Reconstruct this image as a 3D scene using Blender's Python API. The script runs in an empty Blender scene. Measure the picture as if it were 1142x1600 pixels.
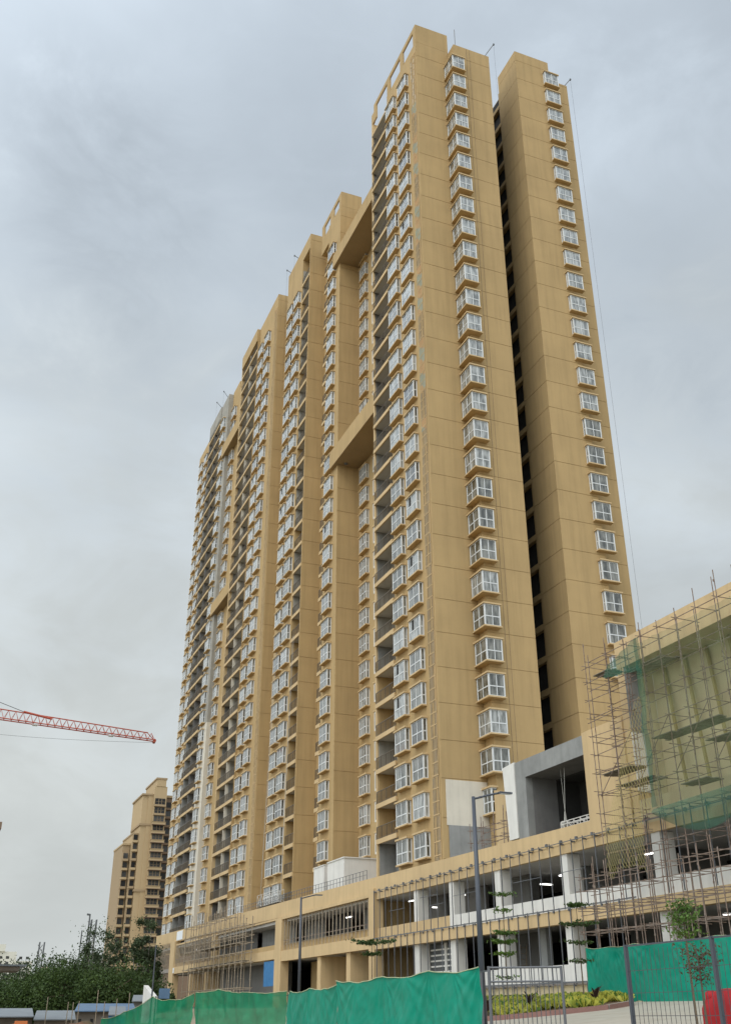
import bpy, math, random
from math import sin, cos, radians, pi, hypot, floor
from mathutils import Matrix, Vector
from mathutils import noise as mnoise
random.seed(7)
S = bpy.context.scene
C = bpy.context.collection

# ------------------------------------------------------------------ camera
PIT, ROL, YAW = radians(26.374), radians(.125), radians(21.95)
rt = Vector((cos(YAW), -sin(YAW), 0)); fw = Vector((sin(YAW) * cos(PIT), cos(YAW) * cos(PIT), sin(PIT)))
up = rt.cross(fw)
cx = rt * cos(ROL) - up * sin(ROL); cy = rt * sin(ROL) + up * cos(ROL)
cam_d = bpy.data.cameras.new('camera'); cam = bpy.data.objects.new('camera', cam_d); C.objects.link(cam)
cam.matrix_world = Matrix(((cx.x, cy.x, -fw.x, 0), (cx.y, cy.y, -fw.y, 0), (cx.z, cy.z, -fw.z, 0), (0, 0, 0, 1)))
cam_d.sensor_fit = 'VERTICAL'; cam_d.sensor_height = 36; cam_d.sensor_width = 36
cam_d.lens = 36 * 1574.25 / 1600
cam_d.clip_start = .1; cam_d.clip_end = 6000
S.camera = cam

# ------------------------------------------------------------------ sky, sun, exposure
SUN_EL, SUN_ROT = radians(52), radians(235)
W = bpy.data.worlds.new('World'); S.world = W; W.use_nodes = True
nt = W.node_tree; N = nt.nodes; L = nt.links; N.clear()
def nd(t, **k):
    n = N.new(t)
    for a, b in k.items(): setattr(n, a, b)
    return n
def mathn(op, a, b=None, c=None, clamp=False):
    n = nd('ShaderNodeMath', operation=op); n.use_clamp = clamp
    for i, v in enumerate((a, b, c)):
        if v is None: continue
        if isinstance(v, (int, float)): n.inputs[i].default_value = v
        else: L.new(v, n.inputs[i])
    return n.outputs[0]
out = nd('ShaderNodeOutputWorld'); bg = nd('ShaderNodeBackground'); L.new(bg.outputs[0], out.inputs[0])
bg.inputs[1].default_value = .1
sky = nd('ShaderNodeTexSky', sky_type='NISHITA'); sky.sun_disc = False
sky.sun_elevation = SUN_EL; sky.sun_rotation = SUN_ROT
tc = nd('ShaderNodeTexCoord')
mp = nd('ShaderNodeMapping'); L.new(tc.outputs['Generated'], mp.inputs[0]); mp.inputs['Scale'].default_value = (1, 1, 1.6)
n1 = nd('ShaderNodeTexNoise'); L.new(mp.outputs[0], n1.inputs['Vector'])
n1.inputs['Scale'].default_value = 2.1; n1.inputs['Detail'].default_value = 6; n1.inputs['Roughness'].default_value = .5
n1.inputs['Distortion'].default_value = .35
n2 = nd('ShaderNodeTexNoise'); L.new(mp.outputs[0], n2.inputs['Vector'])
n2.inputs['Scale'].default_value = 6.5; n2.inputs['Detail'].default_value = 7; n2.inputs['Roughness'].default_value = .6; n2.inputs['Distortion'].default_value = .5
def blob(d, a, b):
    v = Vector(d).normalized()
    dp = nd('ShaderNodeVectorMath', operation='DOT_PRODUCT'); L.new(tc.outputs['Generated'], dp.inputs[0]); dp.inputs[1].default_value = v
    mr = nd('ShaderNodeMapRange', interpolation_type='SMOOTHSTEP'); L.new(dp.outputs['Value'], mr.inputs[0])
    mr.inputs[1].default_value = cos(radians(a)); mr.inputs[2].default_value = cos(radians(b))
    return mr.outputs[0]
def wdir(px, py):
    u = (px - 571) / 1574.25; v = -(py - 800) / 1574.25
    return rt * u + up * v + fw
clump = mathn('ADD', mathn('MULTIPLY', n1.outputs[0], .5), mathn('MULTIPLY', n2.outputs[0], .5))
wisp = nd('ShaderNodeMapRange', interpolation_type='SMOOTHSTEP'); L.new(clump, wisp.inputs[0]); wisp.inputs[1].default_value = .40; wisp.inputs[2].default_value = .60; wisp.inputs[3].default_value = -.045; wisp.inputs[4].default_value = .05
soft = mathn('ADD', .35, mathn('MULTIPLY', clump, 1.3))
dk = mathn('ADD', mathn('MULTIPLY', blob(wdir(330, 300), 14, 2), .8),
     mathn('ADD', mathn('MULTIPLY', blob(wdir(30, 330), 12, 2), .55),
     mathn('ADD', mathn('MULTIPLY', blob(wdir(1040, 500), 10, 1), .6), mathn('MULTIPLY', blob(wdir(120, 640), 9, 1), .35))))
dk = mathn('MULTIPLY', dk, mathn('MULTIPLY', mathn('SUBTRACT', clump, .38), 6.5), clamp=True)
bright = mathn('MULTIPLY', mathn('SUBTRACT', n1.outputs[0], .5), .55)
lum = mathn('SUBTRACT', mathn('ADD', mathn('ADD', .665, mathn('MULTIPLY', bright, .8)), wisp.outputs[0]), mathn('MULTIPLY', dk, .185))
sep = nd('ShaderNodeSeparateXYZ'); L.new(tc.outputs['Generated'], sep.inputs[0])
# overcast: the veil is thinner towards the hidden sun (behind the viewer) and the zenith
gl = mathn('ADD', mathn('MULTIPLY', blob((sin(SUN_ROT), cos(SUN_ROT), 1.15), 100, 5), 1.9), 1.0)
lum = mathn('ADD', lum, mathn('MULTIPLY', mathn('SUBTRACT', .30, sep.outputs[2], clamp=True), .22))
lum = mathn('SUBTRACT', lum, mathn('MULTIPLY', mathn('SUBTRACT', sep.outputs[2], .62, clamp=True), .45))
lum = mathn('MULTIPLY', lum, gl)
col = nd('ShaderNodeMix', data_type='RGBA')
hi = nd('ShaderNodeMapRange', interpolation_type='SMOOTHSTEP'); L.new(mathn('ADD', sep.outputs[2], mathn('MULTIPLY', mathn('SUBTRACT', n2.outputs[0], .5), .5)), hi.inputs[0]); hi.inputs[1].default_value = .1; hi.inputs[2].default_value = .72
L.new(hi.outputs[0], col.inputs['Factor'])
col.inputs[6].default_value = (.985, 1.045, 1.035, 1); col.inputs[7].default_value = (.865, .975, 1.075, 1)
sc_ = nd('ShaderNodeVectorMath', operation='SCALE'); L.new(col.outputs[2], sc_.inputs[0]); L.new(mathn('MULTIPLY', lum, 9.6), sc_.inputs['Scale'])
# higher up the veil lets more of the blue through
cov = nd('ShaderNodeMapRange', interpolation_type='SMOOTHSTEP'); L.new(sep.outputs[2], cov.inputs[0])
cov.inputs[1].default_value = .45; cov.inputs[2].default_value = .85; cov.inputs[3].default_value = .99; cov.inputs[4].default_value = .80
mx = nd('ShaderNodeMix', data_type='RGBA'); L.new(cov.outputs[0], mx.inputs['Factor'])
L.new(sky.outputs[0], mx.inputs[6]); L.new(sc_.outputs[0], mx.inputs[7]); L.new(mx.outputs[2], bg.inputs[0])

sd = bpy.data.lights.new('sun', 'SUN'); sun = bpy.data.objects.new('sun', sd); C.objects.link(sun)
sd.energy = 1.1; sd.angle = radians(28); sd.color = (1, .95, .87)
# towards the sun: azimuth measured clockwise from +Y as in the sky node
sv = Vector((sin(SUN_ROT) * cos(SUN_EL), cos(SUN_ROT) * cos(SUN_EL), sin(SUN_EL)))
sun.rotation_euler = sv.to_track_quat('Z', 'Y').to_euler()
sun.location = (0, -40, 120)
S.view_settings.view_transform = 'Standard'; S.view_settings.look = 'None'
S.view_settings.exposure = 0; S.view_settings.gamma = 1
S.render.resolution_x = 730; S.render.resolution_y = 1024
S.cycles.max_bounces = 6; S.cycles.transparent_max_bounces = 12

# ------------------------------------------------------------------ materials
def mat(name, col, rough=.8, var=.0, vscale=1.0, spec=.3, metal=0.0, streak=0.0, rnd=0.0, bump=0.0, col2=None, cscale=None, alpha=None, trans=None, emit=None, estr=1):
    m = bpy.data.materials.new(name); m.use_nodes = True
    t = m.node_tree; n = t.nodes; l = t.links
    b = n['Principled BSDF']; b.inputs['Roughness'].default_value = rough; b.inputs['Metallic'].default_value = metal
    b.inputs['Specular IOR Level'].default_value = spec
    tcn = n.new('ShaderNodeTexCoord')
    rgb = n.new('ShaderNodeRGB'); rgb.outputs[0].default_value = (*col, 1); cur = rgb.outputs[0]
    def noise(scale, vec=None, detail=5, rough=.6):
        q = n.new('ShaderNodeTexNoise'); q.inputs['Scale'].default_value = scale; q.inputs['Detail'].default_value = detail
        q.inputs['Roughness'].default_value = rough; l.new(vec or tcn.outputs['Object'], q.inputs['Vector']); return q.outputs[0]
    def mix(fac, a, bcol, mode='MIX'):
        x = n.new('ShaderNodeMix'); x.data_type = 'RGBA'; x.blend_type = mode
        if isinstance(fac, float): x.inputs['Factor'].default_value = fac
        else: l.new(fac, x.inputs['Factor'])
        l.new(a, x.inputs[6])
        if isinstance(bcol, tuple): x.inputs[7].default_value = (*bcol, 1)
        else: l.new(bcol, x.inputs[7])
        return x.outputs[2]
    def ramp(v, a, b_, lo=0, hi=1):
        x = n.new('ShaderNodeMapRange'); l.new(v, x.inputs[0])
        x.inputs[1].default_value = a; x.inputs[2].default_value = b_; x.inputs[3].default_value = lo; x.inputs[4].default_value = hi
        return x.outputs[0]
    if col2: cur = mix(ramp(noise(cscale or 1), .42, .58), cur, col2)
    if var:
        f = ramp(noise(vscale), .3, .7, 1 - var, 1 + var)
        v = n.new('ShaderNodeVectorMath'); v.operation = 'SCALE'; l.new(cur, v.inputs[0]); l.new(f, v.inputs['Scale']); cur = v.outputs[0]
    if streak:
        mpn = n.new('ShaderNodeMapping'); l.new(tcn.outputs['Object'], mpn.inputs[0]); mpn.inputs['Scale'].default_value = (1, 1, .06)
        f = ramp(noise(2.2, mpn.outputs[0], 6), .45, .75, 1.0, 1 - streak)
        v = n.new('ShaderNodeVectorMath'); v.operation = 'SCALE'; l.new(cur, v.inputs[0]); l.new(f, v.inputs['Scale']); cur = v.outputs[0]
    if rnd:
        oi = n.new('ShaderNodeObjectInfo'); f = ramp(oi.outputs['Random'], 0, 1, 1 - rnd, 1 + rnd)
        v = n.new('ShaderNodeVectorMath'); v.operation = 'SCALE'; l.new(cur, v.inputs[0]); l.new(f, v.inputs['Scale']); cur = v.outputs[0]
    l.new(cur, b.inputs['Base Color'])
    if bump:
        bp = n.new('ShaderNodeBump'); bp.inputs['Strength'].default_value = bump; bp.inputs['Distance'].default_value = .02
        l.new(noise(vscale * 9), bp.inputs['Height']); l.new(bp.outputs[0], b.inputs['Normal'])
    if emit:
        b.inputs['Emission Color'].default_value = (*emit, 1); b.inputs['Emission Strength'].default_value = estr
    if alpha is not None: b.inputs['Alpha'].default_value = alpha
    if trans:
        o = n['Material Output']; tr = n.new('ShaderNodeBsdfTranslucent'); l.new(cur, tr.inputs[0])
        ms = n.new('ShaderNodeMixShader'); ms.inputs[0].default_value = trans
        l.new(b.outputs[0], ms.inputs[1]); l.new(tr.outputs[0], ms.inputs[2]); l.new(ms.outputs[0], o.inputs[0])
    return m
M = {}
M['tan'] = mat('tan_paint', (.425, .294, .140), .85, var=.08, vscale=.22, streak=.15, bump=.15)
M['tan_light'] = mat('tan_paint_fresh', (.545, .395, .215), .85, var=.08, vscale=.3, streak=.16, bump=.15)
M['tan_dull'] = mat('tan_paint_dusty', (.50, .42, .26), .9, var=.07, vscale=.5, streak=.12)
M['soffit'] = mat('soffit_darker_tan', (.30, .21, .11), .9, var=.06, vscale=.5)  # darker tan for the undersides of the bridging beams
M['primer'] = mat('white_primer', (.66, .64, .60), .85, var=.05, vscale=.8, streak=.12)
M['beige'] = mat('beige_primer', (.60, .55, .46), .85, var=.05, vscale=.8, streak=.14)
M['grey'] = mat('bare_cement', (.25, .25, .24), .9, var=.14, vscale=.9, streak=.2, bump=.3)
M['greywarm'] = mat('weathered_cement', (.33, .31, .27), .9, var=.14, vscale=.7, streak=.25)
M['greydark'] = mat('raw_cement_dark', (.16, .155, .15), .9, var=.14, vscale=.9, streak=.2)
M['slab'] = mat('slab_underside', (.50, .48, .45), .9, var=.05, vscale=1)
M['white'] = mat('window_frame_white', (.62, .63, .63), .45, var=.03, vscale=2, spec=.4)
M['dark'] = mat('dark_interior', (.035, .034, .032), .9, var=.2, vscale=1)  # near-black: shade of rooms and openings put into colour; also dark lattice strips
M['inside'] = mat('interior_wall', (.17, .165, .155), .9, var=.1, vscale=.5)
M['steel'] = mat('dark_grey_steel', (.10, .105, .115), .45, spec=.5, var=.06, vscale=3)
M['rail'] = mat('bronze_railing', (.11, .085, .055), .5, spec=.4)
M['railpane'] = mat('railing_infill', (.30, .235, .13), .3, spec=.5, alpha=.45)
M['rust'] = mat('rusty_scaffold_tube', (.17, .115, .085), .75, var=.35, vscale=6, col2=(.24, .19, .16), cscale=4)
M['rustpale'] = mat('pale_rusty_tube', (.25, .195, .16), .75, var=.3, vscale=6, col2=(.17, .12, .09), cscale=3)
M['bamboo'] = mat('weathered_pole', (.32, .26, .19), .8, var=.2, vscale=5)
M['plank'] = mat('scaffold_plank', (.17, .15, .12), .9, var=.3, vscale=3)
M['batten'] = mat('batten', (.27, .21, .08), .8, var=.1, vscale=3)
M['red'] = mat('crane_red', (.42, .085, .05), .5, var=.1, vscale=2)
M['wire'] = mat('wire', (.06, .06, .065), .6)
M['blue'] = mat('blue_sheet', (.045, .17, .36), .6, var=.15, vscale=2)
M['concrete'] = mat('paving', (.37, .33, .265), .9, var=.10, vscale=1.2, col2=(.36, .33, .27), cscale=.6)
M['soil'] = mat('soil', (.16, .085, .05), .95, var=.25, vscale=2, col2=(.10, .075, .04), cscale=1.5)
M['earth'] = mat('ground_earth', (.32, .26, .185), .95, var=.2, vscale=.4, col2=(.24, .22, .15), cscale=.1)
M['kerb'] = mat('kerb_stone', (.27, .24, .21), .9, var=.12, vscale=2)
M['kerbred'] = mat('kerb_edge', (.24, .13, .11), .9, var=.12, vscale=2)
M['metal_roof'] = mat('tin_roof', (.19, .215, .235), .5, var=.15, vscale=1, spec=.5)
M['blueroof'] = mat('blue_tin_roof', (.10, .17, .27), .5, var=.15, vscale=1)
M['wood'] = mat('shed_wall', (.20, .17, .14), .9, var=.2, vscale=1)
M['orange'] = mat('orange_paint', (.55, .16, .05), .6, var=.1, vscale=1)
M['far_tan'] = mat('far_tan_render', (.42, .31, .18), .9, var=.04, vscale=.05)
M['far_trim'] = mat('far_trim_render', (.33, .24, .145), .9)
M['far_brown'] = mat('far_brown_render', (.21, .145, .10), .9, var=.06, vscale=.1)
M['farglass'] = mat('far_glass', (.045, .045, .045), .5, spec=.25, rnd=.7)
M['far_white'] = mat('far_white_render', (.62, .60, .52), .9)
M['far_pink'] = mat('far_pink_render', (.58, .44, .36), .9)
M['far_grey'] = mat('far_steel', (.12, .125, .13), .8)
M['bark'] = mat('bark', (.12, .09, .06), .9, var=.2, vscale=4)
M['palebark'] = mat('pale_bark', (.36, .33, .28), .9, var=.2, vscale=3)
def leafmat(name, c, c2, var=.25): return mat(name, c, .6, var=var, vscale=.9, col2=c2, cscale=.7, trans=.25, spec=.3)
M['leafdark'] = leafmat('dark_leaves', (.046, .075, .026), (.032, .052, .020))
M['leafmid'] = leafmat('mid_leaves', (.060, .100, .024), (.040, .070, .019))
M['leafeuc'] = leafmat('grey_green_leaves', (.080, .11, .050), (.055, .08, .038))
M['leafbright'] = leafmat('bright_leaves', (.11, .19, .03), (.07, .13, .03))
M['leafbrown'] = leafmat('brownish_leaves', (.10, .075, .035), (.07, .07, .03))
M['leafyellow'] = leafmat('yellow_green_leaves', (.46, .43, .07), (.28, .32, .05))
M['cordyline'] = leafmat('maroon_leaves', (.06, .025, .022), (.04, .03, .02))
M['tarp'] = mat('green_tarpaulin', (.0, .235, .155), .5, var=.10, vscale=.6, spec=.22, trans=.08, col2=(.012, .225, .15), cscale=2.2)
M['hem'] = mat('tarpaulin_hem', (.45, .48, .30), .8)
M['redcloth'] = mat('red_cloth', (.36, .018, .022), .8, var=.2, vscale=3, trans=.1)
M['net'] = mat('green_net', (.03, .12, .075), .8, var=.3, vscale=1.4, alpha=.5)
M['netthin'] = mat('thin_green_net', (.13, .175, .09), .85, var=.45, vscale=1.1, alpha=.27)
M['shade'] = mat('green_shade_net', (.004, .22, .105), .75, var=.22, vscale=1.3, alpha=.80, trans=.25)
M['yellownet'] = mat('yellow_net_cord', (.42, .36, .14), .8)
M['tube'] = mat('tube_light', (.9, .9, .9), .4, emit=(1, .98, .93), estr=4)
M['rope'] = mat('rope', (.35, .34, .31), .9)
M['lamp'] = mat('lamp_post_paint', (.055, .062, .078), .4, spec=.5)
M['lens'] = mat('lamp_lens', (.7, .7, .68), .3)
M['glassdark'] = mat('shop_glass', (.06, .065, .07), .12, spec=.6)
M['lattice_red'] = mat('terracotta_strip', (.50, .22, .10), .7, var=.2, vscale=3)
M['lattice_blue'] = mat('blue_film_strip', (.11, .32, .38), .5, var=.2, vscale=3)
M['poster'] = mat('notice_board', (.72, .74, .75), .6)

def glass(name, lo, hi, rough=.12):
    m = bpy.data.materials.new(name); m.use_nodes = True; t = m.node_tree; n = t.nodes; l = t.links
    b = n['Principled BSDF']; b.inputs['Roughness'].default_value = rough; b.inputs['Specular IOR Level'].default_value = .8
    b.inputs['Coat Weight'].default_value = .6; b.inputs['Coat Roughness'].default_value = .06
    tcn = n.new('ShaderNodeTexCoord'); oi = n.new('ShaderNodeObjectInfo')
    ad = n.new('ShaderNodeVectorMath'); ad.operation = 'MULTIPLY_ADD'; l.new(oi.outputs['Random'], ad.inputs[0]); ad.inputs[1].default_value = (37, 53, 71)
    l.new(tcn.outputs['Object'], ad.inputs[2])
    mpn = n.new('ShaderNodeMapping'); l.new(ad.outputs[0], mpn.inputs[0]); mpn.inputs['Scale'].default_value = (2.6, 2.6, .7)
    q = n.new('ShaderNodeTexNoise'); l.new(mpn.outputs[0], q.inputs['Vector']); q.inputs['Scale'].default_value = 1.1; q.inputs['Detail'].default_value = 3
    r = n.new('ShaderNodeMapRange'); l.new(q.outputs[0], r.inputs[0]); r.inputs[1].default_value = .38; r.inputs[2].default_value = .62
    x = n.new('ShaderNodeMix'); x.data_type = 'RGBA'; l.new(r.outputs[0], x.inputs['Factor'])
    x.inputs[6].default_value = (*lo, 1); x.inputs[7].default_value = (*hi, 1); l.new(x.outputs[2], b.inputs['Base Color'])
    return m
M['pane'] = glass('pane_with_film', (.10, .105, .098), (.36, .37, .36))
M['pane_clear'] = glass('pane_clear', (.022, .025, .020), (.19, .19, .17))
M['pane_room'] = glass('pane_dark_room', (.012, .012, .011), (.06, .06, .055))

# ------------------------------------------------------------------ mesh helpers
WORLD = {}   # big things whose parts are written in world coordinates
class MB:
    def __init__(s): s.v = []; s.f = []; s.m = []; s.ms = []
    def mi(s, k):
        if k not in s.ms: s.ms.append(k)
        return s.ms.index(k)
    def face(s, pts, k):
        i = len(s.v); s.v += [tuple(p) for p in pts]; s.f.append(tuple(range(i, i + len(pts)))); s.m.append(s.mi(k))
    def box(s, x0, x1, y0, y1, z0, z1, k, bot=None, face=None):
        i = len(s.v)
        s.v += [(x0, y0, z0), (x1, y0, z0), (x1, y1, z0), (x0, y1, z0), (x0, y0, z1), (x1, y0, z1), (x1, y1, z1), (x0, y1, z1)]
        a = s.mi(k); b = s.mi(bot) if bot else a
        s.f += [(i, i + 3, i + 2, i + 1), (i + 4, i + 5, i + 6, i + 7), (i, i + 1, i + 5, i + 4), (i + 1, i + 2, i + 6, i + 5), (i + 2, i + 3, i + 7, i + 6), (i + 3, i, i + 4, i + 7)]
        s.m += [b, a, a, a, a, a]
    def prism(s, prof, x0, x1, k):     # profile in (y, z), extruded along x
        n = len(prof); i = len(s.v); a = s.mi(k)
        s.v += [(x0, y, z) for y, z in prof] + [(x1, y, z) for y, z in prof]
        s.f.append(tuple(range(i, i + n))[::-1]); s.f.append(tuple(range(i + n, i + 2 * n)))
        for j in range(n): q = (j + 1) % n; s.f.append((i + j, i + q, i + n + q, i + n + j))
        s.m += [a] * (n + 2)
    def tube(s, p, q, r, k, n=5, r2=None):
        p = Vector(p); q = Vector(q); d = q - p
        if d.length < 1e-6: return
        d.normalize(); a = d.orthogonal().normalized(); b = d.cross(a); i = len(s.v); kk = s.mi(k); r2 = r if r2 is None else r2
        for c, rr in ((p, r), (q, r2)):
            for j in range(n):
                t = 2 * pi * j / n; s.v.append(tuple(c + a * (rr * cos(t)) + b * (rr * sin(t))))
        for j in range(n): g = (j + 1) % n; s.f.append((i + j, i + g, i + n + g, i + n + j)); s.m.append(kk)
        s.f.append(tuple(range(i, i + n))[::-1]); s.f.append(tuple(range(i + n, i + 2 * n))); s.m += [kk, kk]
    def path(s, pts, r, k, n=5):
        for a, b in zip(pts, pts[1:]): s.tube(a, b, r, k, n)
    def leaf(s, c, size, k, elong=1.6, flat=.5):
        n = Vector((random.gauss(0, 1), random.gauss(0, 1), random.gauss(0, 1) + flat))
        if n.length < 1e-3: n = Vector((0, 0, 1))
        n.normalize(); a = n.orthogonal().normalized(); b = n.cross(a); t = random.random() * 6.28
        u = (a * cos(t) + b * sin(t)) * size * elong * .5; w = (b * cos(t) - a * sin(t)) * size * .5; c = Vector(c)
        s.face([c - u, c + w, c + u, c - w], k)
    def build(s, name, parent=None, smooth=False, loc=None):
        if parent and parent.name in WORLD:
            q = WORLD[parent.name]; s.v = [(a - q[0], b - q[1], c - q[2]) for a, b, c in s.v]
        me = bpy.data.meshes.new(name); me.from_pydata(s.v, [], s.f)
        for k in s.ms: me.materials.append(M[k])
        me.polygons.foreach_set('material_index', s.m)
        if smooth: me.polygons.foreach_set('use_smooth', [True] * len(s.f))
        me.update(); o = bpy.data.objects.new(name, me); C.objects.link(o)
        if parent: o.parent = parent
        if loc: o.location = loc
        return o
def tag(o, label=None, cat=None, group=None, kind=None):
    if label: o['label'] = label
    if cat: o['category'] = cat
    if group: o['group'] = group
    if kind: o['kind'] = kind
    return o
def empty(name, loc, label, cat, group=None):
    o = bpy.data.objects.new(name, None); C.objects.link(o); o.location = loc
    return tag(o, label, cat, group)
def world_thing(*a):
    e = empty(*a); WORLD[e.name] = tuple(a[1]); return e
def put(o, parent, loc):
    q = WORLD.get(parent.name)
    if q: loc = (loc[0] - q[0], loc[1] - q[1], loc[2] - q[2])
    o.parent = parent; o.location = loc; o.matrix_parent_inverse = Matrix(); return o
def copy_part(o, ch, parent, loc):
    c = o.copy(); C.objects.link(c); put(c, parent, loc)
    for h in ch:
        d = h.copy(); C.objects.link(d); d.parent = c
    return c

# ================================================================== SETTING
def ground_z(x, y):
    if x <= 8: b = -1.6
    elif x < 27: b = -1.6 + (x - 8) * .1
    else: b = .3
    f = min(1, max(0, (y - 50) / 60)) * min(1, max(0, (12 - x) / 10))
    return b - 1.2 * f
g = MB()
xs = [-3000, -800, -300, -120, -60, -30, -10, 0, 4, 8, 12, 16, 20, 24, 27, 33, 60, 150, 400, 1200, 3500]
ys = [-3000, -500, -100, -20, 0, 10, 20, 30, 40, 50, 65, 80, 95, 110, 150, 250, 500, 1000, 2500, 5000]
for i in range(len(xs) - 1):
    for j in range(len(ys) - 1):
        q = [(xs[i], ys[j]), (xs[i + 1], ys[j]), (xs[i + 1], ys[j + 1]), (xs[i], ys[j + 1])]
        g.face([(x, y, ground_z(x, y)) for x, y in q], 'earth')
tag(g.build('ground'), kind='structure')
p = MB()
px = [11, 14, 17, 20, 23, 27, 32.6]
py = [6 + 4 * i for i in range(14)]
for i in range(len(px) - 1):
    for j in range(len(py) - 1):
        q = [(px[i], py[j]), (px[i + 1], py[j]), (px[i + 1], py[j + 1]), (px[i], py[j + 1])]
        p.face([(x, y, ground_z(x, y) + .03) for x, y in q], 'concrete')
tag(p.build('path'), kind='structure')

# ================================================================== TOWERS
ZC = lambda k: 17.7 + 3 * k
def make_bay(x0, x1, y0, y1, faces, name='bay_window', pk='pane', ajar=None):
    """box x0..x1, y0..y1 round its own centre height; faces {'W':n, 'S':n, 'E':n, 'N':n} panes"""
    m = MB(); zb, zt = -1.02, .85; e = .09
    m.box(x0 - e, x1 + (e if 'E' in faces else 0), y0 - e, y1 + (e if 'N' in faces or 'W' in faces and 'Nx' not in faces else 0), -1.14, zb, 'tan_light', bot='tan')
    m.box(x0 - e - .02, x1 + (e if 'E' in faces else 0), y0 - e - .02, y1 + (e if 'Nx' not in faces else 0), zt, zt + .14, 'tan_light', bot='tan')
    tr = -.20; t = .05
    def bars(face, n):
        if face in 'WE':
            x = x0 if face == 'W' else x1
            xa, xb = (x - .0, x + t) if face == 'W' else (x - t, x)
            for i in range(n + 1):
                yy = y0 + (y1 - y0) * i / n; w = .065 if 0 < i < n else .12
                a = max(y0, yy - w / 2 if 0 < i < n else (yy if i == 0 else yy - w)); b = a + w
                m.box(xa, xb, a, b, zb, zt, 'white')
            m.box(xa + .003, xb - .003, y0 + .08, y1 - .08, tr - .045, tr + .045, 'white')
            m.box(xa + .003, xb - .003, y0 + .08, y1 - .08, zb, zb + .07, 'white')
            m.box(xa + .003, xb - .003, y0 + .08, y1 - .08, zt - .07, zt, 'white')
        else:
            y = y0 if face == 'S' else y1
            ya, yb = (y, y + t) if face == 'S' else (y - t, y)
            for i in range(n + 1):
                xx = x0 + (x1 - x0) * i / n; w = .065 if 0 < i < n else .11
                a = max(x0 + .001, xx - w / 2 if 0 < i < n else (xx + .001 if i == 0 else xx - w)); b = a + w
                m.box(a, b, ya + .001, yb, zb, zt, 'white')
            m.box(x0 + .06, x1 - .06, ya + .004, yb - .003, tr - .045, tr + .045, 'white')
            m.box(x0 + .06, x1 - .06, ya + .004, yb - .003, zb, zb + .07, 'white')
            m.box(x0 + .06, x1 - .06, ya + .004, yb - .003, zt - .07, zt, 'white')
    for f, n in faces.items():
        if f in ('W', 'E', 'S', 'N'): bars(f, n)
    o = m.build(name)
    q = MB(); q.box(x0 + .03, x1 - (.03 if 'E' in faces else 0), y0 + .03, y1 - .03, zb + .01, zt - .01, pk)
    if ajar: q.box(x0 + .022, x0 + .0295, y0 + (y1 - y0) * .5 + .05, y0 + (y1 - y0) * .5 + .55, tr + .06, zt - .08, 'dark')
    pn = q.build('pane', o)
    return o, [pn]
wprotos = {}
def west_bay(parent, x, y, k):
    r = random.random(); key = 'ajar' if r < .07 else 'pane_room' if r < .15 else ('pane' if (k > 9 and r < .8 or r < .3) else 'pane_clear')
    if key not in wprotos:
        wprotos[key] = make_bay(-.42, 0, -1.1, 1.1, {'W': 2, 'S': 1}, pk=key if key != 'ajar' else 'pane', ajar=key == 'ajar')
        return put(wprotos[key][0], parent, (x, y, ZC(k)))
    return copy_part(*wprotos[key], parent, (x, y, ZC(k)))
protos = {}
def bay(parent, key, args, loc):
    if key not in protos:
        protos[key] = make_bay(*args); return put(protos[key][0], parent, loc)
    return copy_part(*protos[key], parent, loc)
def balcony(parent, key, dep, ln, loc, proud=.15):
    """slab with fascia and a railing, facing -x; origin at facade plane, middle, slab top"""
    if key not in protos:
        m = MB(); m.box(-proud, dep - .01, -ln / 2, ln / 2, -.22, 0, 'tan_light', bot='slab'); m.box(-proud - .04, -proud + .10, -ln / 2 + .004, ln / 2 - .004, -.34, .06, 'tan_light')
        o = m.build('balcony')
        r = MB(); xr = -proud + .05
        r.box(xr - .025, xr + .025, -ln / 2 + .01, ln / 2 - .01, 1.08, 1.14, 'rail')
        r.box(xr - .015, xr + .015, -ln / 2 + .01, ln / 2 - .01, .12, .16, 'rail')
        nb = max(3, int(ln / .9))
        for i in range(nb + 1):
            yy = -ln / 2 + .03 + (ln - .06) * i / nb; r.box(xr - .025, xr + .025, yy - .025, yy + .025, .06, 1.08, 'rail')
        nb = int(ln / .16)
        for i in range(1, nb): yy = -ln / 2 + ln * i / nb; r.box(xr - .009, xr + .009, yy - .009, yy + .009, .16, 1.08, 'rail')
        ra = r.build('railing', o)
        protos[key] = (o, [ra]); return put(o, parent, loc)
    return copy_part(*protos[key], parent, loc)
def end_wall(m, x0, x1, y, z0, z1, k='tan', jut=.04, groove0=16.3, gw=.045):
    """-y facing wall of storey-high panels with open joints, standing proud of the core"""
    z = groove0 - 3 * 6
    while z < z1:
        a = max(z0, z + gw / 2); b = min(z1, z + 3 - gw / 2)
        if b > a: m.box(x0, x1, y, y + jut, a, b, k)
        z += 3
def side_wall(m, x, y0, y1, z0, z1, k='tan', jut=.04, groove0=16.3, gw=.045):
    z = groove0 - 3 * 6
    while z < z1:
        a = max(z0, z + gw / 2); b = min(z1, z + 3 - gw / 2)
        if b > a: m.box(x, x + jut, y0, y1, a, b, k)
        z += 3
def roof_frame(m, x, y0, y1, zs, zt, cuts, k='tan'):
    """freestanding pierced parapet wall: openings between z zs and zt-.9"""
    yy = y0
    for a, b in cuts:
        m.box(x, x + .16, yy, a, zs, zt - .7, k); yy = b
    m.box(x, x + .16, yy, y1, zs, zt - .7, k)
    m.box(x - .002, x + .162, y0, y1, zt - .7, zt, k)

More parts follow.
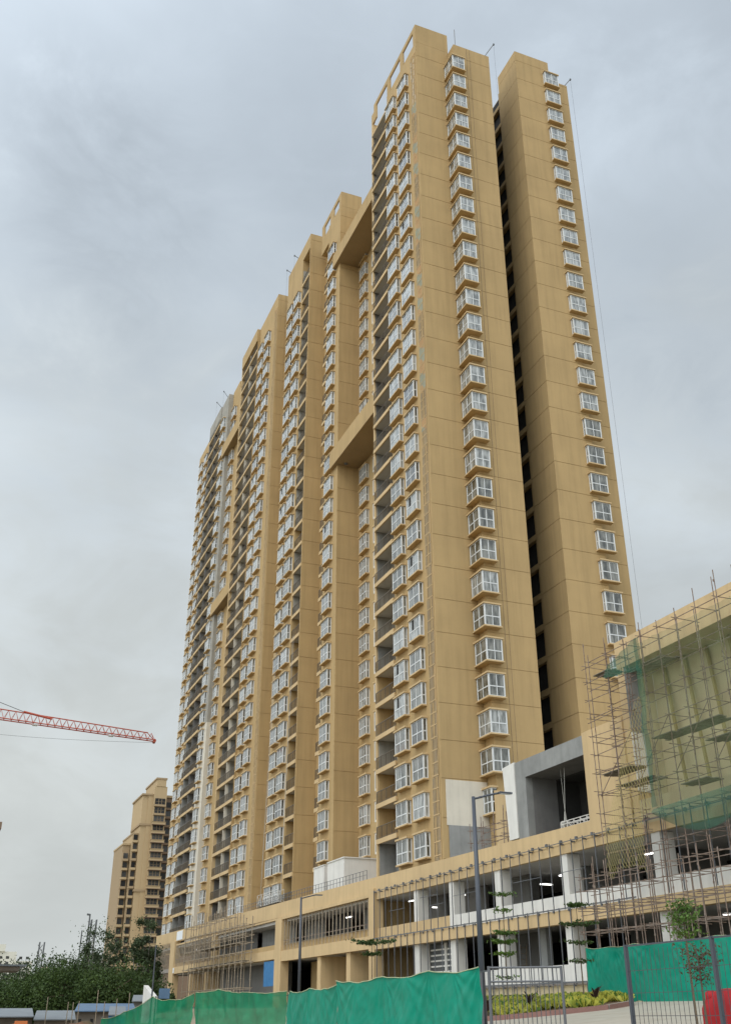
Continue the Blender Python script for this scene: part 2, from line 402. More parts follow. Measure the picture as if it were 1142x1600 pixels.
# ---- tower 1: near unit with its end wall, plus the twin wing on the right
T1 = world_thing('apartment_tower', (45, 84, 8.4), 'tan high-rise tower nearest the camera, twin end walls split by a dark slot', 'apartment tower')
w = MB(); Z0 = 8.42
w.box(35.1, 39.6, 71.54, 79.9, Z0, 99.5, 'tan')                 # bay window strip
w.box(36.8, 39.6, 79.9, 84.4, Z0, 99.5, 'tan')                  # back of the balconies
w.box(35.1, 39.6, 84.4, 84.75, Z0, 99.5, 'tan_light')           # fin at the far end of the balconies
w.box(39.6, 43.7, 70.04, 92, Z0, 99.2, 'tan')
w.box(39.15, 39.6, 70.04, 71.53, Z0, 99.2, 'tan')
w.box(39.6, 48, 92, 97, Z0, 98, 'tan')
end_wall(w, 35.1, 39.12, 71.5, Z0, 99.5); w.box(35.1, 39.2, 71.5, 71.85, 99.52, 102.4, 'tan')
roof_frame(w, 35.102, 71.86, 84.0, 99.52, 102.38, [(72.2, 75.0), (75.9, 78.9), (79.8, 83.2)])
w.box(35.1, 35.3, 84.01, 84.74, 99.52, 101.2, 'tan')
end_wall(w, 39.15, 43.7, 70.0, Z0, 99.2)
side_wall(w, 43.66, 70.05, 90, Z0, 99.2)
w.build('wall', T1)
q = MB()
for k in range(-2, 27):
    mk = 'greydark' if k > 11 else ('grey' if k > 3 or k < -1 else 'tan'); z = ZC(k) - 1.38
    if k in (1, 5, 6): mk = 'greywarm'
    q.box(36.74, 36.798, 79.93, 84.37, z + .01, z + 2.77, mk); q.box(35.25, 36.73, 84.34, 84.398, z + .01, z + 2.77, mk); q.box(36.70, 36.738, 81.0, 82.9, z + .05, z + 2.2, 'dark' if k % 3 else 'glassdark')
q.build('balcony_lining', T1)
# painted-out patch and bare cement low on the end wall
q = MB(); q.box(35.45, 39.1, 71.44, 71.498, 12.75, 16.2, 'beige'); q.box(35.6, 39.6, 71.38, 71.5, 8.45, 12.75, 'grey'); q.box(38.85, 40.1, 69.85, 70.0, 8.45, 15.3, 'tan_light'); q.build('unfinished_patch', T1)
# lattice strip
def lattice(parent, x, y0, y1, z0, z1, coloured):
    m = MB(); n = 6; st_ = (y1 - y0 - .1) / (n - 1)
    for i in range(n):
        yy = y0 + .05 + st_ * i; m.box(x - .08, x - .02, yy - .02, yy + .02, z0, z1, 'tan_light')
    for i in range(n - 1):
        ya = y0 + .05 + st_ * i + .03; yb = ya + st_ - .06
        z = z0
        while z < z1 - 1:
            k_ = int((z - 16.3) // 3); ph = (z - 16.3) % 3
            if coloured and 48 < z < 90 and (k_ % 3 != 2): c = 'lattice_blue' if .3 < ph - i * .18 < 1.7 else ('lattice_red' if i % 2 else 'tan')
            elif coloured and z >= 90: c = 'primer' if (i + k_) % 3 == 0 else ('greydark' if i % 2 else 'tan')
            else: c = ('dark', 'greydark', 'greydark', 'dark', 'tan')[(i + k_ * 2) % 5]
            m.box(x - .03, x - .004, ya, yb, z, z + .28, c); z += .3
    z = z0
    while z < z1: m.box(x - .07, x - .025, y0 + .03, y1 - .03, z, z + .07, 'tan_light'); z += 1.0
    return m.build('lattice_screen', parent)
lattice(T1, 35.1, 71.75, 73.0, 9.6, 98.2, True)
for k in range(-2, 27):
    west_bay(T1, 35.1, 74.85, k)
for k in range(-2, 27):
    west_bay(T1, 35.1, 78.3, k)
for k in range(-1, 27): balcony(T1, 'b1', 1.7, 4.48, (35.1, 82.15, ZC(k) - 1.38))
q = MB(); q.box(34.95, 36.8, 79.92, 84.38, ZC(26) + 1.4, ZC(26) + 1.65, 'tan_light', bot='slab'); q.build('canopy', T1)
for k in range(0, 27):
    kk = 'endbay' + ('_clear' if k < 10 and k % 4 != 1 else '')
    bay(T1, kk, (-.55, .95, -.62, 1.38, {'W': 3 if k > 10 else 2, 'S': 2, 'E': 1}, 'bay_window', 'pane_clear' if 'clear' in kk else 'pane'), (39.15, 70.02, ZC(k)))
bay(T1, 'endbay_low', (-.5, .1, 0, 1.35, {'W': 2, 'S': 1}, 'bay_window', 'pane_clear'), (39.15, 70.05, ZC(-1)))
q = MB(); q.tube((40.75, 69.98, 9), (40.75, 69.98, 99.0), .012, 'rust', 4); q.tube((41.15, 69.98, 9), (41.15, 69.98, 99.0), .009, 'rust', 4); q.build('cable_run', T1)
# right wing
w = MB()
w.box(47.34, 51.8, 70.04, 74.1, Z0, 101.8, 'tan')
w.box(47.8, 51.8, 74.1, 92, Z0, 99.4, 'tan')
w.box(51.8, 55.1, 71.24, 92, Z0, 100.6, 'tan')
end_wall(w, 47.3, 51.8, 70.0, Z0, 101.8); side_wall(w, 47.3, 70.04, 74.1, Z0, 101.8)
end_wall(w, 51.8, 55.1, 71.2, Z0, 100.6)
# framed openings of the lift lobby in the slot
for k in range(-2, 28):
    z = ZC(k) - 1.38
    w.box(47.36, 47.79, 74.1, 92, z - .28, z + .28, 'tan')
for y in (74.1, 76.9, 80.2): w.box(47.4, 47.79, y + .001, y + .35, Z0, 99.38, 'tan')
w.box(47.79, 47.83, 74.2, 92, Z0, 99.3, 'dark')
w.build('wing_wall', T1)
for k in range(3, 28):
    bay(T1, 'rtbay' + str(k < 12), (-.9, .9, -.4, 0, {'W': 1, 'S': 2, 'E': 1}, 'bay_window', 'pane_clear' if k < 12 else 'pane'), (51.85, 70.0, ZC(k)))
q = MB(); q.tube((39.6, 70.4, 99.2), (39.6, 70.4, 102.3), .045, 'steel'); q.build('lightning_rod', T1)
def hoist_arm(parent, a, b, drop):
    m = MB(); b = tuple(p_ + (q_ - p_) * .75 for p_, q_ in zip(a, b)); m.tube(a, b, .05, 'steel'); m.tube(a, (a[0], a[1] + .01, a[2] - 1.2), .05, 'steel'); m.tube(b, (b[0], b[1], drop), .011, 'wire', 3)
    m.box(b[0] - .08, b[0] + .08, b[1] - .08, b[1] + .08, b[2] - .15, b[2] + .06, 'steel')
    return m.build('roof_davit', parent)
hoist_arm(T1, (43.3, 70.6, 99.4), (44.6, 69.3, 101.7), 90)
hoist_arm(T1, (54.9, 71.8, 100.8), (55.9, 70.8, 102.2), 18)

# ---- tower 2
T2 = world_thing('apartment_tower', (40, 104, 8.4), 'tan high-rise tower second from the camera, with two bridging beams across a deep recess', 'apartment tower')
w = MB()
w.box(39.0, 44, 84.76, 98.7, Z0, 99.0, 'tan')                   # recess back wall
w.box(36.2, 44, 98.74, 103.2, Z0, 99.0, 'tan')
w.box(37.5, 44, 103.2, 108.04, Z0, 99.0, 'tan')
end_wall(w, 36.2, 39.0, 98.7, Z0, 99.0); w.box(36.3, 39.3, 98.7, 99.05, 99.02, 101.6, 'tan')
roof_frame(w, 36.302, 99.06, 106.5, 99.02, 101.58, [(99.5, 101.6), (103, 105.4)])
w.box(36.3, 37.49, 103.21, 106.5, 96.4, 99.01, 'tan')
# protruding unit
w.box(36.3, 44, 108.045, 111.3, Z0, 99.0, 'tan')                 # behind the corner balconies
w.box(35.1, 36.3, 108.04, 108.22, Z0, 99.0, 'tan')
w.box(35.1, 44, 111.3, 118.4, Z0, 99.0, 'tan')
w.box(35.1, 44, 108.04, 118.4, 99.002, 101.4, 'tan')
end_wall(w, 35.1, 37.5, 108.0, Z0, 101.4)
w.build('wall', T2)
q = MB()
for k in range(-2, 27):
    z = ZC(k) - 1.38; mk = 'greywarm' if k % 4 else 'tan'
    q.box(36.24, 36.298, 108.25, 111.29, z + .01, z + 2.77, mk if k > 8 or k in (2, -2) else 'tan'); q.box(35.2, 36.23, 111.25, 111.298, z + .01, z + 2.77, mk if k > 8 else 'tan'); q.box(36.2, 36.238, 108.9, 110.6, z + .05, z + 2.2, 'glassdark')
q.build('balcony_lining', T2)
for k in range(6, 25): bay(T2, 'recbay', (-.4, 0, -1.0, 1.0, {'W': 3, 'S': 1}), (39.0, 96.7, ZC(k)))
for k in range(-1, 6): bay(T2, 'recbay', (-.4, 0, -1.0, 1.0, {'W': 3, 'S': 1}), (39.0, 96.7, ZC(k)))
for k in range(-1, 26): west_bay(T2, 36.2, 101.2, k)
for k in range(-2, 26):
    west_bay(T2, 35.1, 112.9, k); 
for k in range(-2, 26): west_bay(T2, 35.1, 116.0, k)
for k in range(-2, 27): balcony(T2, 'b3', 1.2, 3.1, (35.1, 109.75, ZC(k) - 1.38), proud=.02)
for k in range(-1, 26): balcony(T2, 'b2', 1.3, 1.3, (36.2, 103.9, ZC(k) - 1.38), proud=.05)
def beam(parent, x0, x1, y0, y1, z0, z1):
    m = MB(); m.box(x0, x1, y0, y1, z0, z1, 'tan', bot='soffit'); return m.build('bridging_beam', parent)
beam(T2, 35.72, 38.99, 84.78, 100.2, 89.0, 91.1); beam(T2, 35.72, 38.99, 84.78, 100.2, 58.4, 60.7)
q = MB(); q.tube((37, 98.0, 58.395), (37, 98.0, 58.25), .22, 'greydark', 10); q.build('downpipe_outlet', T2)
def slot_column(parent, x, y0, y1, ks, mk='primer'):
    m = MB()
    for k in ks:
        z = ZC(k)
        m.box(x - .12, x, y0, y1, z - 1.1, z + .85, mk); m.box(x - .14, x - .119, y0 + .25, (y0 + y1) / 2 - .08, z - .9, z + .65, 'glassdark'); m.box(x - .14, x - .119, (y0 + y1) / 2 + .08, y1 - .25, z - .9, z + .65, 'glassdark')
        m.box(x - .22, x, y0 - .1, y1 + .1, z + .85, z + 1.0, 'tan_light')
    return m.build('slot_windows', parent)
slot_column(T2, 39.0, 92.3, 94.2, range(-1, 25))
hoist_arm(T2, (35.6, 114, 101.4), (34.2, 114, 102.1), 88); hoist_arm(T2, (35.6, 117.6, 101.4), (34.2, 117.6, 102.1), 80)

# ---- tower 3
T3 = world_thing('apartment_tower', (40, 132, 8.4), 'tan high-rise tower third from the camera with paired dark balconies', 'apartment tower')
w = MB()
w.box(37.2, 44, 118.42, 122.9, Z0, 98, 'tan')
w.box(34.9, 44, 122.94, 132.9, Z0, 99.0, 'tan'); w.box(36.6, 44, 132.9, 142.2, Z0, 98.99, 'tan')
w.box(34.5, 36.59, 142.02, 142.25, Z0, 101.2, 'tan_light')
w.box(34.6, 36.59, 137.3, 137.45, Z0, 99.0, 'beige'); w.box(34.6, 36.59, 132.92, 133.05, Z0, 99.0, 'tan')
end_wall(w, 34.9, 38.5, 122.9, Z0, 101.4); w.box(34.9, 44, 122.94, 132.88, 99.002, 101.4, 'tan')
w.box(34.4, 44, 132.9, 142.0, 99.0, 101.4, 'tan')
w.build('wall', T3)
q = MB(); random.seed(31)
for k in range(-2, 28):
    z = ZC(k) - 1.38
    for y0_, y1_ in ((133.1, 137.25), (137.5, 142.0)):
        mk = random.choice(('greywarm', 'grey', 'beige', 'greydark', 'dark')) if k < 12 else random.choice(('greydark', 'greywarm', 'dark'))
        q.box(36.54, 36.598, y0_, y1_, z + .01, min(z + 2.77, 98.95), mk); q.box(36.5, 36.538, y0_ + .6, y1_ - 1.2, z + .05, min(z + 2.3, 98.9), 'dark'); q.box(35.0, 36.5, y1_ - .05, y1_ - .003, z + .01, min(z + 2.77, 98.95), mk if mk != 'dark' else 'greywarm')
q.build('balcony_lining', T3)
lattice(T3, 34.9, 123.1, 124.4, 9.6, 99.2, False)
for y in (127.4, 130.9):
    for k in range(-2, 27): west_bay(T3, 34.9, y, k)
for yb in (135.15, 139.75):
    for k in range(-2, 28): balcony(T3, 'b4', 2.0, 4.42, (34.6, yb, ZC(k) - 1.38), proud=.05)

# ---- tower 4
T4 = world_thing('apartment_tower', (40, 158, 8.4), 'high-rise tower farthest from the camera with a bare grey pier, part unpainted', 'apartment tower')
w = MB()
w.box(38.2, 46, 142.26, 147.4, Z0, 98, 'tan')
w.box(35.8, 46, 147.4, 152.9, Z0, 99.3, 'tan')
w.box(35.0, 46, 152.9, 157.8, Z0 + 32, 100.9, 'greywarm'); w.box(35.0, 46, 152.9, 157.8, Z0, Z0 + 32, 'beige')
w.box(36.4, 46, 157.8, 166.2, Z0, 98, 'greydark'); w.box(34.8, 36.39, 161.9, 162.05, Z0, 98.0, 'greydark'); w.box(34.8, 36.39, 166.0, 166.2, Z0, 98.0, 'grey')
w.box(34.8, 46, 157.8, 166.2, 98.0, 100.9, 'greywarm')
w.box(35.3, 46, 166.2, 176.5, Z0, 99.6, 'tan'); w.box(37.4, 46, 176.5, 182, Z0, 90, 'tan')
w.box(35.8, 46, 148.5, 152.85, 99.3, 101.2, 'tan')
w.build('wall', T4)
for k in range(-2, 27): west_bay(T4, 35.8, 150.8, k)
for k in range(-2, 27): west_bay(T4, 35.0, 155.4, k)
for yb in (159.85, 164.0):
    for k in range(-2, 28): balcony(T4, 'b5', 1.6, 3.9, (34.8, yb, ZC(k) - 1.38), proud=.05)
for yb in (169.2, 173.2):
    for k in range(-2, 27): bay(T4, 'farbay', (-.42, 0, -1.1, 1.1, {'W': 3, 'S': 1}), (35.3, yb, ZC(k)))
for k in range(-2, 27): balcony(T4, 'b6', 1.5, 1.6, (35.0, 167.2, ZC(k) - 1.38), proud=.2)
slot_column(T4, 38.2, 143.2, 146.5, range(-2, 25))
beam(T4, 34.6, 38.19, 142.28, 154.2, 88.0, 90.3); beam(T4, 34.6, 38.19, 142.28, 154.2, 58.2, 60.2)
hoist_arm(T4, (35.6, 155, 101), (34.0, 155, 103.1), 96)
hoist_arm(T4, (35.3, 158.5, 100.9), (33.6, 158.5, 102.6), 92)

# ================================================================== PODIUM
PD = world_thing('podium_building', (38, 90, .3), 'unfinished tan shopping podium with open floors below the towers', 'podium')
P = MB(); X = 33.0
def ptop(y): return 9.44 + (y - 48.7) * .0105 if y < 90 else 9.87 + (y - 90) * .0078
st = [44.8, 48.7, 56, 66, 78, 90, 103, 114, 130, 150, 168.5]
prof = [(y, ptop(y)) for y in st]; P.prism([(44.8, 8.55)] + prof + [(168.5, 9.05), (103.9, 8.56)], X - .02, X + .3, 'tan_light')
P.box(X, X + .28, 30, 79.7, 8.06, 8.548, 'tan_light')
P.box(X + .281, 60, 30, 168.4, 8.1, 8.42, 'slab')                         # deck
P.box(X + .02, X + .3, 157.2, 168.4, 8.6, 9.04, 'tan_light')
# storey band and floor slab
P.box(X - .2, X + .3, 30, 79.7, 4.36, 5.06, 'tan_light')
P.box(X + .301, 45, 30, 157, 4.6, 5.0, 'slab')
P.box(X + .08, X + .25, 66.8, 79.69, 5.061, 5.9, 'tan_light')
P.box(X + .08, X + .25, 30, 66.79, 5.061, 5.88, 'primer')
# ground storey low wall and plinth
P.box(X + .05, X + .3, 50.2, 64.5, 1.45, 2.3, 'primer'); P.box(X - .1, X + .3, 30, 79.7, 1.27, 1.449, 'kerb')
P.box(X, X + .3, 30, 79.7, -.2, 1.269, 'tan_dull'); P.box(X - .012, X, 57.2, 64, .55, .88, 'dark')
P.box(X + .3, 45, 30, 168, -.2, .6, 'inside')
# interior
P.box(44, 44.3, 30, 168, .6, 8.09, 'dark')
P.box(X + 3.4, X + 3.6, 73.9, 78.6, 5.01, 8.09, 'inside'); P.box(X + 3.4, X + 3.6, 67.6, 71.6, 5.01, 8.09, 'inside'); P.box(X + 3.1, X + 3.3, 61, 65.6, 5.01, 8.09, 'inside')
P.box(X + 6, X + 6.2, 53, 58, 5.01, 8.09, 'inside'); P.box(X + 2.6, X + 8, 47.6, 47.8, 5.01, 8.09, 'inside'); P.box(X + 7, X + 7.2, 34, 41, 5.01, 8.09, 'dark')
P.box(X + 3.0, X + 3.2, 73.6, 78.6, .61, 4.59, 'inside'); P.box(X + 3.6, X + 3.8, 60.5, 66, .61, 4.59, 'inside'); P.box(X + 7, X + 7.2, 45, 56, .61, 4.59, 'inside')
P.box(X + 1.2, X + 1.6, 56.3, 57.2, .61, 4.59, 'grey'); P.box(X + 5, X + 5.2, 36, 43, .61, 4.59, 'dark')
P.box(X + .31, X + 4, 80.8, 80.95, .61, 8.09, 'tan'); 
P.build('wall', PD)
for y0 in (72.0, 66.1, 59.5, 51.6, 43.0, 35.2):
    c = MB(); c.box(X + .1, X + .95, y0, y0 + .7, 5.885 if y0 != 72.0 else 5.905, 8.058, 'primer'); c.build('column', PD)
    c = MB(); c.box(X + .1, X + .95, y0, y0 + .75, .61, 4.358, 'primer'); c.build('column', PD)
for y0, y1, z1 in ((56.0, 56.9, 0), (47.6, 48.4, 0), (62.6, 63.0, 0)):
    c = MB(); c.box(X + 4.0, X + 4.8, y0, y1, 5.01, 8.09, 'grey'); c.build('column', PD)
# piers and big framed windows further along
P = MB()
P.box(X - .25, X + .6, 79.75, 80.8, -.2, 8.9, 'tan_light'); P.box(X - .25, X + .6, 103.9, 106.0, -.2, 8.5, 'tan_light')
P.box(X - .22, X + .3, 80.8, 103.9, 4.45, 5.4, 'tan_light'); P.box(X - .22, X + .3, 80.8, 103.9, 8.3, 8.56, 'tan_light')
P.box(X - .22, X + .6, 153.7, 156.6, -.4, 9.0, 'tan_light'); P.box(X - .1, X + .5, 131.2, 132.9, 5.5, 8.7, 'tan_light')
P.box(X - .2, X + .3, 106.0, 153.7, 4.75, 5.6, 'tan_light'); P.box(X - .15, X + .3, 106.0, 113.5, 4.70, 6.0, 'tan')
P.box(X + .0, X + .3, 106.0, 153.7, 8.4, 8.58, 'tan_light')
P.box(X + .1, X + .3, 80.8, 103.9, 5.4, 5.95, 'tan'); P.box(X + .1, X + .3, 106, 153.7, 5.6, 6.1, 'tan')
P.box(X - .21, X + .29, 156.6, 168.4, 5.0, 5.5, 'kerb')
P.build('window_surround', PD)
for y0, y1 in ((92.8, 93.7), (85.5, 86.4), (143.2, 144.3), (134.6, 136.0)):
    c = MB(); c.box(X + .0, X + 3.2, y0, y1, -.2, 4.44, 'tan_light'); c.build('column', PD)
c = MB(); c.box(X + 3.0, X + 3.2, 86.5, 104, -.2, 4.44, 'tan'); c.box(X + 3.0, X + 3.2, 81, 85.4, -.2, 4.44, 'greydark'); c.box(X + 3.0, X + 3.2, 136, 153.6, -.2, 4.6, 'tan'); c.box(X + 1.5, X + 1.7, 106.1, 134, -.2, 4.6, 'inside')
c.box(X + 2.2, X + 2.3, 80.9, 88, 5.01, 8.09, 'inside'); c.box(X + 2.2, X + 2.3, 91, 96, 5.01, 8.09, 'dark'); c.box(X + 2.2, X + 2.3, 98, 104, 5.01, 8.09, 'inside'); c.box(X + 2.0, X + 2.1, 106.2, 118, 5.01, 8.09, 'grey'); c.box(X + 2.0, X + 2.1, 120, 153, 5.01, 8.09, 'inside')
c.build('interior_wall', PD)
c = MB(); c.box(X - .1, X - .03, 106.1, 110, 2.3, 4.62, 'blue'); c.build('blue_panel', PD)
c = MB(); c.box(X - .06, X - .0205, 150, 153.6, 9.05, 10.2, 'poster'); c.build('notice_board', PD)
c = MB(); c.box(X - .26, X - .221, 153.0, 153.68, 4.85, 5.5, 'poster'); c.build('notice_board', PD)
# louvred shop window on the ground storey
c = MB(); c.box(X + 1.0, X + 1.1, 66.9, 71.9, .61, 4.35, 'glassdark')
for i in range(9): c.box(X + .93, X + .99, 67.0, 71.8, 1.0 + i * .36, 1.10 + i * .36, 'primer')
c.box(X + .9, X + 1.0, 69.2, 69.5, .62, 4.34, 'primer'); c.build('louvre_window', PD)
# steel glazing posts: one part each
ml = []
y = 63.3
for i in range(15): ml.append((79.6 - i * 1.165, 5.08, 8.72)); 
yy = 79.6 - 15 * 1.165
while yy > 31: ml.append((yy, 5.08, 8.72 if yy > 44 else 8.9)); yy -= 1.165
yy = 79.1
while yy > 45.2: ml.append((yy, 1.3 if yy > 49.5 else .4, 5.2)); yy -= 1.165
yy = 78.7
while yy > 50: ml.append((yy, .35, 1.40)); yy -= 1.3
for i, (yy, a, b) in enumerate(ml):
    c = MB(); xx = X - .26; wd = .016 if i % 3 else .026
    c.box(xx - .025, xx + .025, yy - wd, yy + wd, a, b, 'steel'); c.box(xx + .025, X + .0 if a > 2 else X - .11, yy - .03, yy + .03, b - .2, b - .12, 'steel')
    c.build('glazing_post', PD)
c = MB()
c.box(X - .29, X - .25, 31, 79.7, 8.60, 8.64, 'steel'); c.box(X - .29, X - .251, 45, 79.7, 5.10, 5.17, 'steel'); c.box(X - .29, X - .25, 49.5, 79.5, 1.36, 1.43, 'steel')
for yy0, yy1, zz in ((73.5, 76.5, 6.9), (68, 70.8, 7.35), (62.2, 65.4, 7.0), (54, 57.2, 7.0), (49.3, 51.8, 7.0), (66.9, 69.4, 6.7)): c.box(X - .31, X - .28, yy0, yy1, zz, zz + .03, 'steel')
for i in range(40):
    yy = 79.0 - i * 1.6
    if yy > 31: c.box(X - .13, X - .025, yy - .08, yy + .08, 8.64, 8.8, 'steel')
    if yy > 46: c.box(X - .29, X - .205, yy - .55, yy - .45, 4.97, 5.09, 'steel')
c.build('glazing_rail', PD)
bt = MB()
yy = 81.3
while yy < 103.6: bt.box(X - .1, X - .04, yy - .045, yy + .045, 5.41, 8.29, 'bamboo'); yy += .92
bt.box(X - .03, X + .02, 81, 103.8, 6.3, 6.36, 'rust'); bt.box(X - .03, X + .02, 81, 103.8, 5.96, 6.0, 'bamboo')
bt.build('batten_screen', PD)
bt = MB(); yy = 133.6
while yy < 153.4: bt.box(X - .1, X - .02, yy - .07, yy + .07, 5.61, 8.39, 'bamboo'); yy += .85
bt.box(X - .02, X + .02, 133, 153.5, 6.5, 6.6, 'rust')
yy = 157.2
while yy < 168: bt.box(X - .1, X + .0, yy - .06, yy + .06, .2, 8.9, 'bamboo'); yy += .9
bt.build('batten_screen', PD)
# bare concrete portal standing on the parapet, with white jamb
c = MB()
c.box(33.02, 39, 48.72, 56.6, 13.1, 14.2, 'grey', bot='greydark'); c.box(33.02, 33.5, 55.4, 56.6, 9.3, 13.1, 'grey'); c.box(33.5, 35.25, 55.4, 56.6, 9.3, 13.1, 'greydark'); c.box(35.25, 39, 55.42, 56.6, 9.3, 13.1, 'dark'); c.box(35.3, 38.9, 48.75, 55.4, 13.0, 13.098, 'dark')  # inner faces coloured near-black to paint in the shade deep inside the portal
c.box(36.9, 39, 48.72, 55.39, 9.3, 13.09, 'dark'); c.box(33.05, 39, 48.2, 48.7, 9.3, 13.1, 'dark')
c.build('concrete_portal', PD)
c = MB(); c.prism([(56.62, 9.6), (56.62, 14.25), (58.1, 14.15), (57.7, 9.6)], 32.96, 33.2, 'primer'); c.build('white_jamb', PD)
# tall niche block
c = MB()
c.box(32.93, 33.4, 44.8, 48.7, 8.57, 14.3, 'tan_light'); c.box(33.4, 37, 44.8, 48.19, 8.45, 14.2, 'tan')
c.box(33.0, 37.2, 25, 44.79, 16.9, 18.45, 'tan_light', bot='tan_dull')
c.box(33.02, 33.85, 44.2, 44.79, 8.55, 16.9, 'tan_light')
c.box(33.02, 33.5, 25, 44.19, 8.1, 9.75, 'tan_dull')
c.box(34.9, 37.2, 25, 44.19, 9.5, 16.89, 'tan_dull')
c.box(33.85, 34.9, 44.2, 44.79, 8.55, 16.9, 'tan_dull')
c.build('niche_wall', PD)
c = MB(); c.box(33.03, 33.83, 44.14, 44.199, 13.3, 16.88, 'grey'); c.box(33.03, 33.83, 44.14, 44.199, 10.2, 13.3, 'primer'); c.build('reveal_patch', PD)
for i in range(9):
    y = 43 - i * 1.75; c = MB(); c.tube((34.8, y, 16.85), (34.3, y - 1.2, 9.8), .10, 'batten', 5); c.build('raking_batten', PD)
def lights(pts):
    for j, (x, y, z, lx, ly) in enumerate(pts):
        c = MB(); c.box(x, x + lx, y, y + ly, z, z + .06, 'tube'); c.box(x - .02, x + lx + .02, y + .02, y + ly - .02, z + .06, z + .12, 'white'); c.build('tube_light', PD)
lights([(34.6, 76.2, 7.7, .1, .8), (36, 75.6, 7.2, .8, .1), (35.5, 69.2, 7.5, .1, 1.2), (36.6, 60.4, 7.4, .9, .12), (36, 55.6, 7.55, .15, 1.6), (38, 57.3, 6.9, .5, .3),
        (35.5, 46.2, 7.6, .15, 1.4), (36.5, 40.2, 7.5, .9, .15), (34.8, 37, 8.0, .15, 2.0), (36.5, 38.8, 6.6, .6, .15), (35, 90.4, 7.6, .1, 1.4), (36, 42.5, 4.2, .8, .15), (34.5, 148, 7.6, .1, .8)])
# parapet railing, deck rooms
c = MB()
yy = 82.0
while yy < 121: c.tube((33.1, yy, ptop(yy) - .05), (33.1, yy, ptop(yy) + .75), .025, 'steel', 4); yy += .8
for h in (.4, .75): c.tube((33.1, 82, ptop(82) + h), (33.1, 121, ptop(121) + h), .022, 'steel', 4)
c.build('parapet_railing', PD)
r1 = MB(); r1.box(33.95, 37.4, 89.6, 94, 8.43, 12.5, 'primer'); r1.box(33.88, 37.5, 89.5, 94.05, 12.5, 12.6, 'primer')
tag(r1.build('deck_room'), 'plain white box room on the podium deck, the nearer one', 'rooftop room')
r1 = MB(); r1.box(34.2, 36.1, 95.6, 98.6, 8.43, 12.55, 'primer'); r1.box(34.14, 36.12, 95.55, 98.62, 12.55, 12.63, 'primer')
tag(r1.build('deck_room'), 'low narrow white box room beyond the larger white room', 'rooftop room')

# ================================================================== SCAFFOLDS, NETS
def scaffold(name, label, rows, ys, zlo, ztops, levels, xbr, r=.026, mk='rust', planks=(), lean=0.0, stag=.0, jag=.12):
    e = empty(name, (rows[0], ys[0], zlo), label, 'scaffold')
    inv = Vector((-rows[0], -ys[0], -zlo))
    def B(m, n): m.v = [tuple(Vector(v) + inv) for v in m.v]; return m.build(n, e)
    for xi, x in enumerate(rows):
        for i, y in enumerate(ys):
            m = MB(); zt = ztops(x, y) + random.uniform(-.5, .6); dy = random.uniform(-jag, jag) * .5
            m.tube((x, y + dy, zlo), (x + lean, y - dy, zt), r, mk, 5)
            z = zlo + random.uniform(.5, 2)
            while z < zt: m.tube((x, y, z), (x, y, z + .10), r * 1.7, mk, 5); z += 2.0
            B(m, 'standard')
        for z in levels:
            m = MB(); zz = z + random.uniform(-.1, .1)
            sub = [y for y in ys if ztops(x, y) > z - .2]
            if len(sub) < 2: continue
            a, b = min(sub), max(sub)
            m.tube((x + .06, a - random.uniform(.1, .5), zz), (x + .06, b + random.uniform(.1, .5), zz + random.uniform(-.12, .12)), r * .9, mk, 4); B(m, 'ledger')
    trs = []
    for z in levels:
        for y in ys:
            if ztops(rows[0], y) > z - .2: trs.append(((rows[0] - .2, y + .05, z + .05), (rows[-1] + .3, y + .07, z + .05 + random.uniform(-.06, .06)), y))
    trs.sort(key=lambda q: q[2])
    for a_, b_, _y in trs[:95]: m = MB(); m.tube(a_, b_, r * .85, mk, 4); B(m, 'transom')
    if len(trs) > 95:
        m = MB()
        for a_, b_, _y in trs[95:]: m.tube(a_, b_, r * .85, mk, 4)
        tag(B(m, 'transom'), kind='stuff')
    if xbr:
        m = MB()
        for i in range(0, len(ys) - 2, 2):
            for z0_, z1_ in xbr: m.tube((rows[0] - .06, ys[i], z0_), (rows[0] - .06, ys[i + 2], z1_), r * .8, mk, 4)
        B(m, 'braces')
    for (y0, y1, z) in planks:
        m = MB(); n = 4
        for j in range(n):
            xa = rows[0] + .08 + (rows[-1] - rows[0] - .1) * j / n; m.box(xa, xa + (rows[-1] - rows[0]) / n - .06, y0 + random.uniform(-.2, .2), y1 + random.uniform(-.2, .2), z + .05, z + .09 + .004 * j, 'plank')
        B(m, 'plank_platform')
    return e
ys_big = [44.5, 42.9, 41.3, 39.9, 38.4, 37.0, 35.5, 34.0, 32.5, 31.0, 29.5]
def zt_big(x, y):
    return 17.7 if y > 36 else 18.5
scaffold('scaffold', 'tall rusty tube scaffold in front of the tan niche block at the right', (31.0, 32.2), ys_big, .4, zt_big,
         [2.2, 7.1, 8.5, 9.9, 11.2, 12.6, 14.1, 15.5, 17.0], [(9.9, 12.6)], r=.024,
         planks=[(43.0, 44.4, 16.15), (38.3, 39.9, 11.8), (35.3, 38.1, 11.75), (34.2, 36.2, 10.85), (38.4, 41.4, 15.55), (42.0, 44.5, 10.9), (40.6, 43.2, 10.1), (36.5, 38.4, 9.3), (31, 33.4, 13.2)])
scaffold('scaffold', 'narrow ladder-like scaffold bay at the left end of the tall scaffold', (30.9, 32.3), [44.7, 42.75], 7.0, lambda x, y: 17.9,
         [8.0, 9.0, 10.1, 11.0, 12.0, 12.95, 13.9, 14.9, 15.9, 16.8], [], r=.022)
